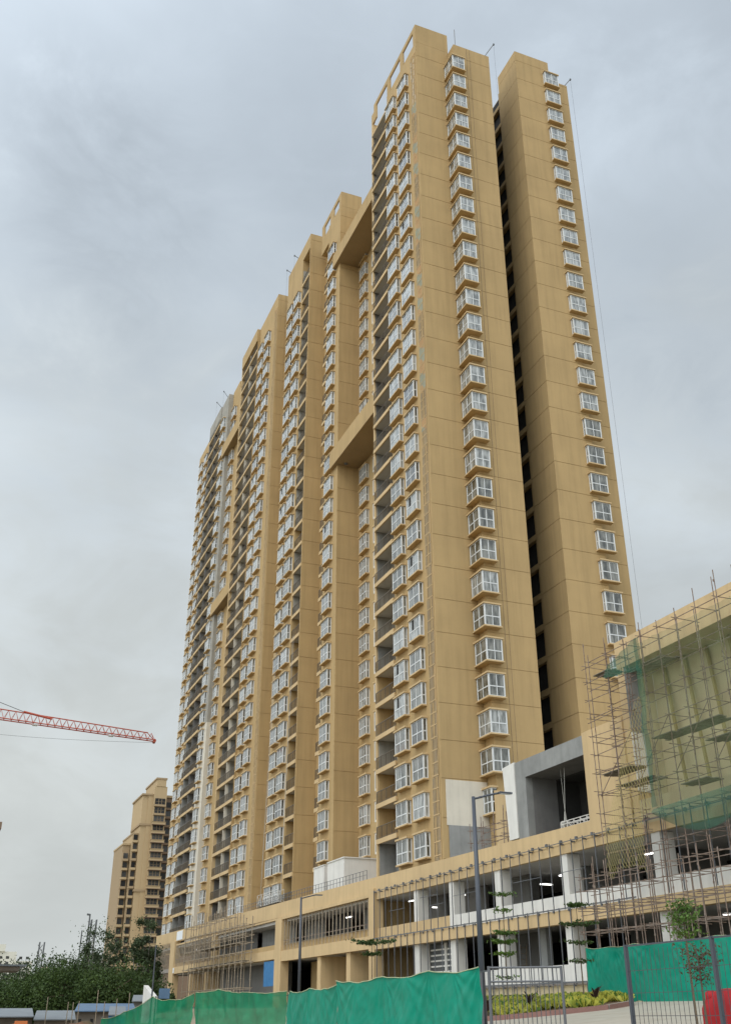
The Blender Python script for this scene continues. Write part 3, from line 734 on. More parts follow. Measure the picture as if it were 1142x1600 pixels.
scaffold('scaffold', 'low dense belt of rusty tubes crossing the open podium floors at the right', (29.8, 30.6), [45.5, 44.2, 43.2, 41.9, 40.6, 39.9, 38.6, 37.3, 36.4, 35.0, 33.6, 32.3, 31.0], .3,
         lambda x, y: 6.3, [3.3, 3.45, 4.35, 4.5, 5.27, 5.95], [], r=.026, mk='rustpale')
scaffold('scaffold', 'light pole scaffold against the middle of the podium left of the blue panel', (31.2, 32.2), [112.5, 115, 117.4, 119.8, 122, 124.4, 126.8, 129.2, 131.6, 134.2, 137, 140], .0,
         lambda x, y: 10.9 if y > 118 else 9.3, [2.2, 4.7, 5.6, 6.6, 7.4, 8.4, 9.6], [], r=.05, mk='bamboo', planks=[(113, 138, 4.8), (116, 132, 6.6)])
scaffold('scaffold', 'small low scaffold on the deck before the grey cement wall', (33.6, 34.6), [59.5, 60.8, 62.6, 64.2], 9.0, lambda x, y: 11.6, [10.3, 11.1], [], r=.03)
m = MB()
def sheet(m, pts, k, nu, nv, amp, seed, fr=1.2):
    """bilinear patch with folds; pts = 4 corners a b c d (a-b lower edge, d-c upper edge)"""
    a, b, c, d = map(Vector, pts); nrm = (b - a).cross(d - a).normalized(); i0 = len(m.v); kk = m.mi(k)
    for j in range(nv + 1):
        for i in range(nu + 1):
            u, v = i / nu, j / nv; p_ = a * (1 - u) * (1 - v) + b * u * (1 - v) + c * u * v + d * (1 - u) * v
            n_ = mnoise.fractal(Vector((p_.x * fr + seed, p_.y * fr, p_.z * fr * .45)), .9, 2.1, 4)
            m.v.append(tuple(p_ + nrm * (amp * n_)))
    for j in range(nv):
        for i in range(nu):
            q_ = i0 + j * (nu + 1) + i; m.f.append((q_, q_ + 1, q_ + nu + 2, q_ + nu + 1)); m.m.append(kk)
sheet(m, [(30.80, 39.9, 8.4), (30.80, 28, 8.2), (30.80, 28, 16.6), (30.80, 39.9, 16.6)], 'netthin', 90, 60, .14, 3, 2.4)
tag(m.build('safety_net', smooth=True), 'thin green debris net covering the tall scaffold and niche', 'net')
m = MB(); sheet(m, [(30.75, 40.25, 8.6), (30.75, 39.85, 8.6), (30.75, 39.75, 16.9), (30.75, 40.1, 16.9)], 'net', 6, 30, .18, 5)
tag(m.build('net_strip', smooth=True), 'bunched dark green net hanging as a vertical strip down the scaffold', 'net')
m = MB()
i0 = 0; nu = 26
for i in range(nu + 1):
    u = i / nu; y = 40.1 - 8.5 * u; sag = sin(pi * min(1, u * 1.15)) * 1.25; zt = 8.5 + u * .2
    m.v += [(30.7, y, zt), (30.55 - .1 * sin(u * 9), y, zt - .15 - sag * .5), (30.7, y, zt - .25 - sag)]
for i in range(nu):
    for q_ in (0, 1): m.f.append((3 * i + q_, 3 * i + 3 + q_, 3 * i + 4 + q_, 3 * i + 1 + q_)); m.m.append(m.mi('net'))
tag(m.build('net_swag', smooth=True), 'sagging green net swag below the niche, above the lit open floor', 'net')
m = MB(); sheet(m, [(30.8, 43.0, 15.7), (30.8, 39.9, 15.2), (30.8, 39.8, 16.95), (30.8, 42.6, 16.3)], 'net', 14, 8, .3, 8)
tag(m.build('net_corner', smooth=True), 'torn end of green net draped at the upper left corner of the tall scaffold', 'net')
m = MB()   # knotted cord net: crossing cords on the scaffold face
def cordnet(m, y0, y1, z0f, z1f, x, sp, r):
    n = int((y1 - y0) / sp)
    for s_ in (1, -1):
        for i in range(-60, n + 60):
            pts = []
            for t in range(0, 50):
                z = 5.4 + t * .2; y = y0 + i * sp + s_ * (t * .2) * .55
                if y0 <= y <= y1 and z0f(y) <= z <= z1f(y): pts.append((x + .05 * sin(y * 3 + z), y + .03 * sin(z * 5), z))
                elif len(pts) > 1: m.path(pts, r, 'yellownet', 3); pts = []
                else: pts = []
            if len(pts) > 1: m.path(pts, r, 'yellownet', 3)
cordnet(m, 40.2, 44.5, lambda y: 5.65 + .5 * abs(sin((y - 41.1) * 1.0)) if y > 41.1 else 8.4, lambda y: min(14.5, 8.0 + (44.5 - y) * 1.5), 30.8, .21, .007)
tag(m.build('cord_net'), 'yellow diamond cord net hung over the left end of the tall scaffold', 'net')

# suspended work platforms
def cradle(name, loc, ln, label, hgt, topz, mk='primer', cable_x=0.0):
    e = empty(name, loc, label, 'work platform')
    m = MB(); m.box(-.35, .35, -ln / 2, ln / 2, 0, .06, 'plank'); m.build('deck', e)
    m = MB()
    for x in (-.35, .35):
        for i in range(6): y = -ln / 2 + ln * i / 5; m.tube((x, y, .05), (x, y, hgt), .025, mk, 4)
        for h in (.5, hgt): m.tube((x, -ln / 2, h), (x, ln / 2, h), .025, mk, 4)
        for i in range(5): y = -ln / 2 + ln * i / 5; m.tube((x, y, .05), (x, y + ln / 5, hgt), .015, mk, 4)
    m.build('guard_frame', e)
    for s_ in (-1, 1):
        m = MB(); m.box(-.2, .2, s_ * ln / 2 - .18, s_ * ln / 2 + .18, .2, .75, 'rope'); m.tube((0, s_ * ln / 2, .75), (0, s_ * ln / 2, 1.3), .10, 'rope', 6, .04); m.build('winch', e)
        m = MB(); m.tube((0, s_ * ln / 2, 1.2), (cable_x, s_ * ln / 2 * .9 - .15 * s_, topz - loc[2]), .02, 'rope', 3); m.tube((0, s_ * ln / 2, 1.2), (cable_x - .05, s_ * ln / 2 * 1.02, topz - loc[2]), .014, 'rope', 3); m.build('suspension_rope', e)
    return e
cradle('work_cradle', (33.7, 50.6, 9.25), 3.4, 'work cradle hanging on ropes in the mouth of the bare concrete portal', .65, 13.05)
cradle('work_cradle', (33.9, 112.0, 10.3), 7.5, 'long white latticed work cradle resting above the podium parapet', 1.3, 40, mk='primer', cable_x=.6)

# ladder inside the ground floor
m = MB()
for x in (0, .45): m.tube((35.6 + x, 62.2, .65), (36.0 + x, 62.5, 3.9), .035, 'bamboo', 5)
for i in range(9): t = (i + .5) / 9; m.tube((35.6 + .4 * t, 62.2 + .3 * t, .65 + 3.25 * t), (36.05 + .4 * t, 62.2 + .3 * t, .65 + 3.25 * t), .022, 'bamboo', 4)
tag(m.build('ladder'), 'wooden ladder leaning inside the open ground floor', 'ladder')

# ================================================================== STREET LAMPS
def lamp(loc, topz, label, grp='street lamps beside the podium'):
    e = empty('street_lamp', loc, label, 'street lamp', grp)
    h = topz - loc[2]
    m = MB(); m.tube((0, 0, 0), (0, 0, .3), .2, 'lamp', 10); m.tube((0, 0, .3), (0, 0, h), .105, 'lamp', 10, .06); m.build('pole', e, smooth=True)
    a = []
    for i in range(9): t = i / 8; a.append((t * .95, -t * .3, h - .08 + .22 * sin(t * pi * .5) - .03 * sin(t * pi)))
    m = MB(); m.path(a, .035, 'lamp', 6); m.build('arm', e, smooth=True)
    m = MB(); m.box(.80, 1.28, -.42, -.26, h + .1, h + .16, 'lamp'); m.box(.84, 1.24, -.40, -.28, h + .085, h + .099, 'lens'); m.build('lamp_head', e)
    return e
lamp((16.35, 30.9, ground_z(16.35, 30.9)), 6.5, 'tall dark street lamp nearest the camera, rising in front of the podium')
lamp((21.6, 64.6, ground_z(21.6, 64.6)), 6.5, 'dark street lamp in front of the framed podium windows')
m = MB(); m.tube((12.55, 64, -2), (12.55, 64, 3.5), .06, 'lamp', 6, .035); tag(m.build('bare_pole'), 'bare thin pole standing before the eucalyptus by the podium end', 'pole')

# ================================================================== FENCES AND SCREENS
def tarp(label, pts, mk, name='green_tarpaulin', amp=.10, low=2.6, seed=1, sag=.08, hem=True, nu=60, nv=26, belly=.0, ties=None):
    """pts: (x, y, ztop) along the top edge"""
    m = MB(); kk = m.mi(mk); kh = m.mi('hem' if hem else mk)
    seg = len(pts) - 1; P_ = []
    for i in range(nu + 1):
        t = i / nu * seg; a = min(int(t), seg - 1); f = t - a; A = Vector(pts[a]); B = Vector(pts[a + 1]); p_ = A.lerp(B, f); p_.z -= sag * sin(pi * f) + .03 * mnoise.noise(Vector((p_.y * 1.7, seed, 0))); P_.append(p_)
    for j in range(nv + 1):
        v = j / nv
        for i, p_ in enumerate(P_):
            t = P_[min(i + 1, nu)] - P_[max(i - 1, 0)]; nrm = Vector((t.y, -t.x, 0)).normalized()
            z = p_.z - v * low; s_ = (i / nu)
            fold = mnoise.fractal(Vector((s_ * 9 + seed, z * .7 - s_ * 3, seed)), .8, 2, 4) * amp + amp * 1.2 * sin(s_ * 34 + z * 7 + seed) * max(0, mnoise.noise(Vector((s_ * 5, z * .8, seed + 5)))) + amp * .5 * sin(-s_ * 60 + z * 13) * max(0, mnoise.noise(Vector((s_ * 7 + 9, z * 1.2, seed)))) + amp * .3 * abs(mnoise.noise(Vector((s_ * 30 + z * 6, z * 2 - s_ * 10, seed))))
            if ties:
                Ls = ties[1]; sx = s_ * Ls; i_ = round(sx / ties[0]); fold *= .45
                for q_ in (i_ - 1, i_, i_ + 1):
                    dx_ = sx - q_ * ties[0]; dz_ = v * low + .06; rr_ = hypot(dx_, dz_); th_ = math.atan2(dx_, dz_)
                    if abs(th_) < 1.45: fold += .055 * math.exp(-rr_ / .75) * min(1, rr_ * 4) * cos(th_ * 15 + q_ * 2.1 + seed) * (.5 + .5 * sin(q_ * 3.7 + th_ * 2))
                fold += .05 * sin(sx * 2.3 + z * .6 + seed) + .012 * abs(sin(sx * 9 + z * 5 + mnoise.noise(Vector((sx, z, 1))) * 4))
            m.v.append(tuple(p_ + Vector((0, 0, -v * low)) + nrm * (fold * (.3 + .7 * min(1, v * 4)) - belly * sin(pi * min(1, v / .62)) ** .6 * + belly * 1.2 * max(0, v - .3))))
    for j in range(nv):
        for i in range(nu): q_ = j * (nu + 1) + i; m.f.append((q_, q_ + 1, q_ + nu + 2, q_ + nu + 1)); m.m.append(kk)
    if hem: m.path([tuple(p_ + Vector((-.01, -.01, .0))) for p_ in P_], .012, 'hem', 4)
    return tag(m.build(name, smooth=True), label, 'tarpaulin')
tarp('smooth green tarpaulin panel, the near right end of the long barrier', [(10.3, 19.6, .80), (10.15, 21.6, .79), (10.1, 24.0, .74), (10.1, 27.2, .72)], 'tarp', amp=.10, seed=2, nu=260, nv=60, belly=.28, ties=(1.3, 7.7))
tarp('wrinkled green tarpaulin panel of the long barrier, next after the smooth one', [(10.3, 27.6, .64), (10.7, 31, .62), (11.2, 34.4, .60), (11.7, 37.6, .30)][:3] + [(11.8, 36.4, .60)], 'tarp', amp=.11, seed=6, nu=200, nv=44, belly=.22, ties=(1.6, 9.0))
tarp('green shade net panel with a ragged top in the middle of the long barrier', [(11.8, 36.6, .64), (11.5, 40.5, .66), (11.3, 44.0, .82), (10.9, 44.2, .80)][:3] + [(10.95, 46.5, .75)], 'shade', name='shade_net', amp=.16, seed=9, sag=.05, nu=60)
tarp('green shade net panel rising to a peak near the left end of the barrier', [(10.9, 46.6, .70), (10.5, 49.4, .50), (10.2, 51.8, .66), (9.7, 56, .02), (9.2, 60, -.30)], 'shade', name='shade_net', amp=.16, seed=12, sag=.10, nu=60)
tarp('low crumpled green shade net trailing off at the far left end', [(8.9, 60.4, -.65), (7.8, 61.5, -.62), (6.2, 62.5, -.85), (5.0, 63, -.75)], 'shade', name='shade_net', amp=.2, seed=15, sag=.15, nu=30)
e = empty('barrier_frame', (10.42, 19.4, -1.4), 'steel posts and rail carrying the green barrier', 'fence'); o = Vector(e.location)
for x, y, z in ((10.42, 19.4, .80), (10.35, 23.0, .72), (10.4, 27.4, .68), (11.95, 36.5, .6), (11.1, 46.6, .66), (10.35, 51.8, .66), (9.3, 60.2, -.2)): m = MB(); m.tube(Vector((x, y, ground_z(x, y))) - o, Vector((x, y, z)) - o, .035, 'steel', 5); m.build('post', e)
m = MB(); m.path([Vector(q) - o for q in ((10.45, 19.4, .72), (10.4, 27.4, .6), (11.95, 36.5, .5), (11.15, 46.6, .6))], .02, 'steel', 4); m.build('rail', e)
tarp('taut green screen behind the sapling, right of the podium steps', [(27.5, 42.0, 2.55), (27.5, 40.2, 2.50), (27.5, 38.3, 2.53), (27.5, 36.0, 2.5), (27.5, 33.2, 2.55), (27.5, 30, 2.5), (27.5, 27, 2.5)], 'tarp', name='green_screen', amp=.05, low=2.15, seed=21, sag=.06, nu=200, nv=34, ties=(1.5, 15))

def mesh_fence(label, pts, ztop, posts, name='mesh_fence', pr=.035):
    e = empty(name, (*pts[0], ground_z(*pts[0])), label, 'fence'); o = Vector(e.location)
    a, b = Vector((*pts[0], 0)), Vector((*pts[1], 0)); L_ = (b - a).length; d = (b - a).normalized()
    zg = min(ground_z(*pts[0]), ground_z(*pts[1]))
    def W_(s_, z): p_ = a + d * s_; return Vector((p_.x, p_.y, z)) - o
    for s_ in posts:
        m = MB(); m.tube(W_(s_, zg), W_(s_, ztop(s_)), pr, 'lamp', 4); m.build('post', e)
    m = MB(); r = .0045
    s_ = .06
    while s_ < L_: m.tube(W_(s_, zg + .05), W_(s_, ztop(s_) - .08), r, 'wire', 3); s_ += .105
    z = zg + .15
    while z < max(ztop(0), ztop(L_)) - .1:
        m.tube(W_(0, z), W_(L_, z + ztop(L_) - ztop(0)), r * (1.0 if (int((z - zg) * 10) % 3) else 1.6), 'wire', 3); z += .30
    m.build('wire_mesh', e)
    m = MB(); m.tube(W_(0, ztop(0) - .02), W_(L_, ztop(L_) - .02), .016, 'lamp', 4); m.build('top_rail', e)
    return e
mesh_fence('dark wire mesh fence with flat posts at the lower right corner', ((9.85, 13.95), (9.85, 7.2)), lambda s_: .90 + .004 * s_, [0, 1.98, 4.0, 6.0])
# chain-link leaning layer right of the second post
m = MB()
for i in range(34):
    y = 12.4 - i * .14; m.tube((9.95, y, -.9), (9.95, y - 1.5, .62), .004, 'wire', 3)
tag(m.build('chain_link_sheet'), 'loose chain link sheet leaning against the mesh fence at the far right', 'fence')
# gate leaf
e = empty('gate', (10.35, 19.3, ground_z(10.35, 19.3)), 'grey barred gate leaf between the tarpaulin and the planting bed', 'gate'); o = Vector(e.location)
A = Vector((10.4, 19.35, 0)); B = Vector((11.55, 18.55, 0)); zt = .79; zb = -1.3
m = MB()
for t in (0, 1): p_ = A.lerp(B, t) - o; m.tube((p_.x, p_.y, zb - o.z), (p_.x, p_.y, zt - o.z), .03, 'steel', 5)
for z in (zt - .02, .52, -.25, zb + .1): p0 = A - o; p1 = B - o; m.tube((p0.x, p0.y, z - o.z), (p1.x, p1.y, z - o.z), .02, 'steel', 5)
m.build('gate_frame', e)
for i in range(1, 16):
    p_ = A.lerp(B, i / 16) - o; m = MB(); m.tube((p_.x, p_.y, zb + .1 - o.z), (p_.x, p_.y, zt - .02 - o.z), .008, 'steel', 4); m.build('bar', e)
# gate post beside the lamp pole
m = MB(); m.box(15.5, 15.62, 29.5, 29.62, ground_z(15.5, 29.5), 1.05, 'steel'); tag(m.build('fence_post'), 'square grey post just left of the near lamp pole', 'post')

# red cloth over a barrier
m = MB(); kk = m.mi('redcloth'); nu, nv = 26, 16; b0 = len(m.v)
for j in range(nv + 1):
    for i in range(nu + 1):
        u = i / nu; v = j / nv; s_ = u * 1.9
        z = .245 - .03 * (u - .3) - max(0, .25 - u) ** 2 * 1.5 - v * 1.15; x = 12.55 + (.22 * sin(pi * .5 * min(1, v * 4))) * -1 + .035 * mnoise.noise(Vector((u * 9, v * 4, 2)))
        m.v.append((x, 15.5 - s_ - .02 * sin(v * 9), z + .09))
for j in range(nv):
    for i in range(nu): q_ = b0 + j * (nu + 1) + i; m.f.append((q_, q_ + 1, q_ + nu + 2, q_ + nu + 1)); m.m.append(kk)
m.tube((12.6, 15.55, -.02), (12.6, 15.6, -1.25), .09, 'redcloth', 7, .07); m.tube((12.5, 15.4, .26), (12.6, 15.56, -.02), .1, 'redcloth', 7)
m.box(12.7, 12.8, 13.7, 15.3, -1.2, .24, 'steel')
tag(m.build('red_cloth', smooth=True), 'bright red cloth thrown over a barrier behind the mesh fence', 'cloth')

# ================================================================== PLANTING
bed = MB(); pts = [(27.2, 42.0), (26.6, 38.0), (25.5, 36.2), (24.2, 35.8), (22.6, 36.4), (20.9, 37.6), (19.0, 39.6), (17.4, 42.3), (17.5, 48), (21.5, 52), (26.5, 50)]
bed.face([(x, y, ground_z(x, y) + .13) for x, y in pts], 'soil')
tag(bed.build('planting_soil'), kind='structure')
kb = MB()
for a, b in zip(pts, pts[1:] + pts[:1]):
    va, vb = Vector((*a, ground_z(*a))), Vector((*b, ground_z(*b))); d = (vb - va).normalized(); n_ = Vector((d.y, -d.x, 0)) * .09
    q = [va + n_, vb + n_, vb - n_, va - n_]
    for k_ in range(4):
        p0, p1 = q[k_], q[(k_ + 1) % 4]; kb.face([p0 - Vector((0, 0, .2)), p1 - Vector((0, 0, .2)), p1 + Vector((0, 0, .2)), p0 + Vector((0, 0, .2))], 'kerbred' if k_ in (0, 2) else 'kerb')
    kb.face([p_ + Vector((0, 0, .2)) for p_ in q], 'kerb')
tag(kb.build('bed_kerb'), kind='structure')
def inside(x, y):
    c_ = False; j = len(pts) - 1
    for i in range(len(pts)):
        if (pts[i][1] > y) != (pts[j][1] > y) and x < (pts[j][0] - pts[i][0]) * (y - pts[i][1]) / (pts[j][1] - pts[i][1]) + pts[i][0]: c_ = not c_
        j = i
    return c_
gm = MB(); cnt = 0
while cnt < 2600:
    x = random.uniform(17, 27.3); y = random.uniform(35.5, 52)
    if not inside(x, y) or mnoise.noise(Vector((x * .55, y * .55, 4))) < -.12: continue
    cnt += 1; z = ground_z(x, y) + .13; hh = random.uniform(.16, .40)
    for q_ in range(6):
        t = random.random() * 6.28; r = random.uniform(.08, .24); ty = random.gauss(0, .02); k = 'leafyellow' if random.random() < .8 else 'leafbright'
        gm.face([(x - sin(t) * .011, y + cos(t) * .011, z), (x + sin(t) * .011, y - cos(t) * .011, z), (x + cos(t) * r * .7 + sin(t) * .014, y + sin(t) * r * .7, z + hh), (x + cos(t) * r * 1.4, y + sin(t) * r * 1.4, z + hh * .75)], k)
tag(gm.build('ground_cover'), kind='stuff', label='yellow green strap leaved ground cover filling the kerbed bed', cat='ground cover')
def cordy(x, y, h, label):
    m = MB(); z = ground_z(x, y) + .1; m.tube((x, y, z), (x, y, z + h * .35), .03, 'bark', 5)
    for i in range(16):
        t = i * 2.4; r = random.uniform(.35, .7) * h; up_ = random.uniform(.5, 1.0) * h; c0 = Vector((x, y, z + h * .25)); d = Vector((cos(t), sin(t), 0)); s_ = Vector((-sin(t), cos(t), 0)) * .045
        p1 = c0 + d * r * .5 + Vector((0, 0, up_ * .6)); p2 = c0 + d * r + Vector((0, 0, up_ * .75))
        m.face([c0 - s_ * .4, c0 + s_ * .4, p1 + s_, p1 - s_], 'cordyline'); m.face([p1 - s_, p1 + s_, p2], 'cordyline')
    tag(m.build('cordyline'), label, 'shrub')
cordy(20.6, 38.6, .85, 'maroon spiky cordyline, leftmost and most upright in the bed')
cordy(22.6, 38.8, .8, 'widest maroon spiky cordyline, middle of the bed')
cordy(24.9, 37.6, .75, 'maroon spiky cordyline in front of the green screen')
def shrub(x, y, h, k, label, n=260):
    m = MB(); z = ground_z(x, y) + .1
    for i in range(5): t = i * 1.3; m.tube((x, y, z), (x + .2 * cos(t) * h, y + .2 * sin(t) * h, z + h * .7), .012, 'bark', 4)
    for i in range(n):
        a = random.random() * 6.28; r = random.random() ** .5 * .42 * h; zz = random.uniform(.1, 1) * h; m.leaf((x + r * cos(a) * (1.2 - zz / h * .5), y + r * sin(a), z + zz), .12, k, 2)
    return tag(m.build('shrub'), label, 'shrub')
shrub(20.2, 41.2, .7, 'leafbright', 'leafy bright green shrub at the back of the bed by the plinth')
shrub(22.2, 51.0, 1.3, 'leafyellow', 'yellow green bushy shrub showing above the tarpaulin before the louvred window')
def sapling(x, y, h, tiers, label, k='leafmid', lean=(0, 0), seed=1, cone=False, ls=1.0):
    random.seed(seed); z = ground_z(x, y) + .05
    e = empty('sapling', (x, y, z), label, 'sapling', 'young tiered trees in front of the podium')
    m = MB(); m.tube((0, 0, 0), (lean[0], lean[1], h), .035, 'bark', 6, .012)
    lf = MB()
    for f, r, n in tiers:
        c = Vector((lean[0] * f, lean[1] * f, h * f))
        nb = 7
        for b in range(nb):
            t = b * 6.283 / nb + random.uniform(-.3, .3); L_ = r * random.uniform(.75, 1.1)
            tip = c + Vector((cos(t) * L_, sin(t) * L_, (.5 if cone else .13) * r * random.uniform(.5, 1.6)))
            m.tube(c, tip, .010, 'bark', 4, .004)
            for i in range(n):
                u = random.uniform(.2, 1.05); p_ = c.lerp(tip, u); lf.leaf(p_ + Vector((random.gauss(0, .10), random.gauss(0, .10), random.gauss(0, .035 if ls == 1 else .06))), random.uniform(.05, .10) * ls, k, 1.9, 1.5)
    m.build('trunk', e); lf.build('foliage', e)
sapling(25.4, 39.2, 3.9, [(.98, .45, 34), (.78, .8, 46), (.60, .6, 18), (.42, .5, 14)], 'slender tiered sapling with bare lower tiers in front of the green screen', seed=4)
sapling(23.2, 41.6, 4.6, [(1.0, .5, 20), (.86, .45, 14), (.66, .5, 34), (.58, .6, 34), (.48, .45, 26), (.28, .5, 10)], 'tallest sparse sapling standing in the bed left of the green screen', seed=8, k='leafbright')
sapling(14.85, 18.85, 2.8, [(1.0, .2, 34), (.91, .36, 60), (.80, .28, 34)], 'bushy topped sapling behind the mesh fence', seed=11, k='leafbright', cone=True, ls=.55)
sapling(11.85, 14.8, 2.0, [(.96, .30, 40), (.88, .26, 36), (.80, .12, 14)], 'brownish drooping sapling just behind the mesh fence', seed=13, k='leafbrown', cone=True, ls=.36)
sapling(18.6, 45.5, 3.2, [(1.0, 1.0, 70), (.86, .5, 30)], 'flat topped sapling rising behind the smooth tarpaulin', seed=17, k='leafmid')
m = MB()
for i in range(9):
    t = i * .7; r = .22; z0_ = -.75; m.face([(10.6, 12.6, z0_), (10.62, 12.62, z0_), (10.6 + r * cos(t), 12.6 + r * sin(t), z0_ + .30 + .05 * (i % 3)), (10.58 + r * cos(t) * .6, 12.6 + r * sin(t) * .6 + .07, z0_ + .22)], 'leafyellow')
m.tube((10.6, 12.6, ground_z(10.6, 12.6)), (10.6, 12.6, -.72), .02, 'bark', 5)
tag(m.build('young_plant'), 'small yellow leaved plant poking up behind the mesh fence', 'plant')

# ================================================================== BACKGROUND TREES
def tree(loc, h, rx, label, k='leafdark', seed=1, n=2600, leaf=.5, trunk=.25, clumps=26, bark='bark', rz=None, low=.25, sparse=0.0, grp='trees beyond the site'):
    random.seed(seed); e = empty('tree', loc, label, 'tree', grp)
    m = MB(); top = h * .55; m.tube((0, 0, 0), (random.uniform(-.3, .3), 0, top), trunk, bark, 8, trunk * .6)
    lf = MB(); rz = rz or h * .42; cz = h - rz; cc = []
    for i in range(clumps):
        t = random.random() * 6.28; u = random.uniform(-1, 1); r = random.random() ** .45; s_ = (1 - u * u) ** .5
        c = Vector((cos(t) * s_ * r * rx, sin(t) * s_ * r * rx, max(h * low, cz + u * r * rz))); cc.append(c)
        if i % 2 == 0: m.tube((0, 0, top * random.uniform(.5, 1)), c, trunk * .35, bark, 5, trunk * .1)
    for i in range(n):
        c = cc[i % clumps]; cr = rx * (.36 - .04 * sparse) * (1 + .35 * sin(i % clumps * 5.1)); g_ = Vector((random.gauss(0, 1), random.gauss(0, 1), random.gauss(0, .75)))
        g_ = g_.normalized() * cr * (random.random() ** .22 if not sparse else abs(random.gauss(0, .62)))
        lf.leaf(c + g_, leaf * random.uniform(.6, 1.4), k, 1.5, .6)
    m.build('trunk', e); lf.build('crown', e); return e
def at(px_, D):     # plan position at the azimuth of a picture column near the horizon
    a = math.atan2(px_ - 562, 1757) + YAW; return D * sin(a), D * cos(a)
TR = [(12, 150, 9.0, 9.5, 'leafdark', 'dark rounded tree at the far left edge below the white block'),
      (62, 165, 9.3, 9, 'leafdark', 'dark tree right of the slim far mast'),
      (100, 150, 9.0, 8, 'leafdark', 'dark tree left of the eucalyptus with a lumpy top'),
      (150, 140, 8.4, 7, 'leafdark', 'dark broad tree under the eucalyptus'),
      (186, 150, 5.6, 6.0, 'leafmid', 'green tree below the far tan tower'),
      (224, 125, 3.6, 3.0, 'leafdark', 'dark low tree by the end of the podium'),
      (30, 120, 5.6, 6.5, 'leafmid', 'lower green bushy tree at the left edge'),
      (85, 118, 6.6, 6.5, 'leafmid', 'lower bright topped tree left of centre of the grove'),
      (130, 115, 7.4, 6.5, 'leafmid', 'bright green tree in the middle of the grove'),
      (185, 118, 5.2, 5.0, 'leafmid', 'low green tree behind the blue roofed shed')]
for i, (px_, D, h, rx, k, lb) in enumerate(TR):
    x, y = at(px_, D); zg = ground_z(x, y)
    tree((x, y, zg), (h * .52) - zg * 1.0, rx * .8, lb, k, seed=30 + i, n=17000, leaf=.155, clumps=26, low=.12)
x, y = at(134, 128); tree((x, y, -2.8), 11.3, 4.0, 'tall airy eucalyptus with gaps in its crown', 'leafeuc', seed=51, n=8000, leaf=.15, clumps=30, bark='palebark', rz=4.3, low=.45, sparse=1)
x, y = at(118, 131); tree((x, y, -2.8), 9.4, 1.8, 'dark narrow tree left of the tall eucalyptus', 'leafdark', seed=52, n=4000, leaf=.15, clumps=12, rz=3, low=.4, sparse=.6)
x, y = at(212, 132); tree((x, y, -1.5), 12.2, 2.0, 'tall slender eucalyptus in front of the far tan tower', 'leafeuc', seed=57, n=14000, leaf=.15, clumps=30, bark='palebark', rz=5.4, low=.3, sparse=.8)
x, y = at(199, 131); tree((x, y, -1.5), 8.8, 1.6, 'smaller leaning eucalyptus beside the slender one', 'leafeuc', seed=59, n=3600, leaf=.15, clumps=9, bark='palebark', rz=1.8, low=.5, sparse=.6)
hd = MB(); random.seed(77)
for i in range(24000):
    px_ = random.uniform(-80, 300); D = random.uniform(165, 230); x, y = at(px_, D); hd.leaf((x, y, random.uniform(-3, 3.2 if px_ < 160 else 1.0) + 2 * mnoise.noise(Vector((px_ * .03, D * .05, 0)))), .45, 'leafdark', 1.4, .8)
tag(hd.build('distant_wood'), kind='stuff', label='dense dark wood closing the view behind the grove', cat='wood')

# ================================================================== FAR BUILDINGS
FT = world_thing('far_tower', (66, 380, -3), 'brown and tan apartment tower with rounded bays standing far behind the grove', 'apartment tower')
m = MB(); z0 = -3
m.box(65.2, 69.0, 380, 400, z0, 71.2, 'far_tan'); m.box(64.8, 69.6, 379.3, 400, 71.2, 71.8, 'far_trim'); m.box(67.2, 68.98, 379.6, 380, z0, 71.2, 'far_tan')
m.box(69.0, 73.6, 378.5, 400, z0, 74.5, 'far_tan'); m.box(69.6, 73.0, 378.3, 400, 74.5, 77.0, 'far_tan'); m.box(69.3, 73.3, 378.1, 400, 77, 77.6, 'far_trim')
m.box(73.6, 90, 384, 402, z0, 72, 'far_brown'); m.box(73.6, 90, 383.4, 402, 71.6, 72.4, 'far_tan')
m.box(63.1, 65.19, 382, 402, z0, 57.5, 'far_tan'); m.box(60.4, 62.9, 384, 404, z0, 54.0, 'far_trim'); m.box(62.9, 65.3, 381.6, 402, 57.5, 58.1, 'far_trim'); m.box(60.2, 63.0, 383.6, 404, 54.0, 54.6, 'far_tan')
for z in (60.5, 38, 18.6, 3): m.box(64.9, 69.2, 379.4, 379.59, z, z + .7, 'far_trim'); m.box(64.8, 65.19, 379.5, 398, z, z + .7, 'far_trim')
m.build('wall', FT)
random.seed(5)
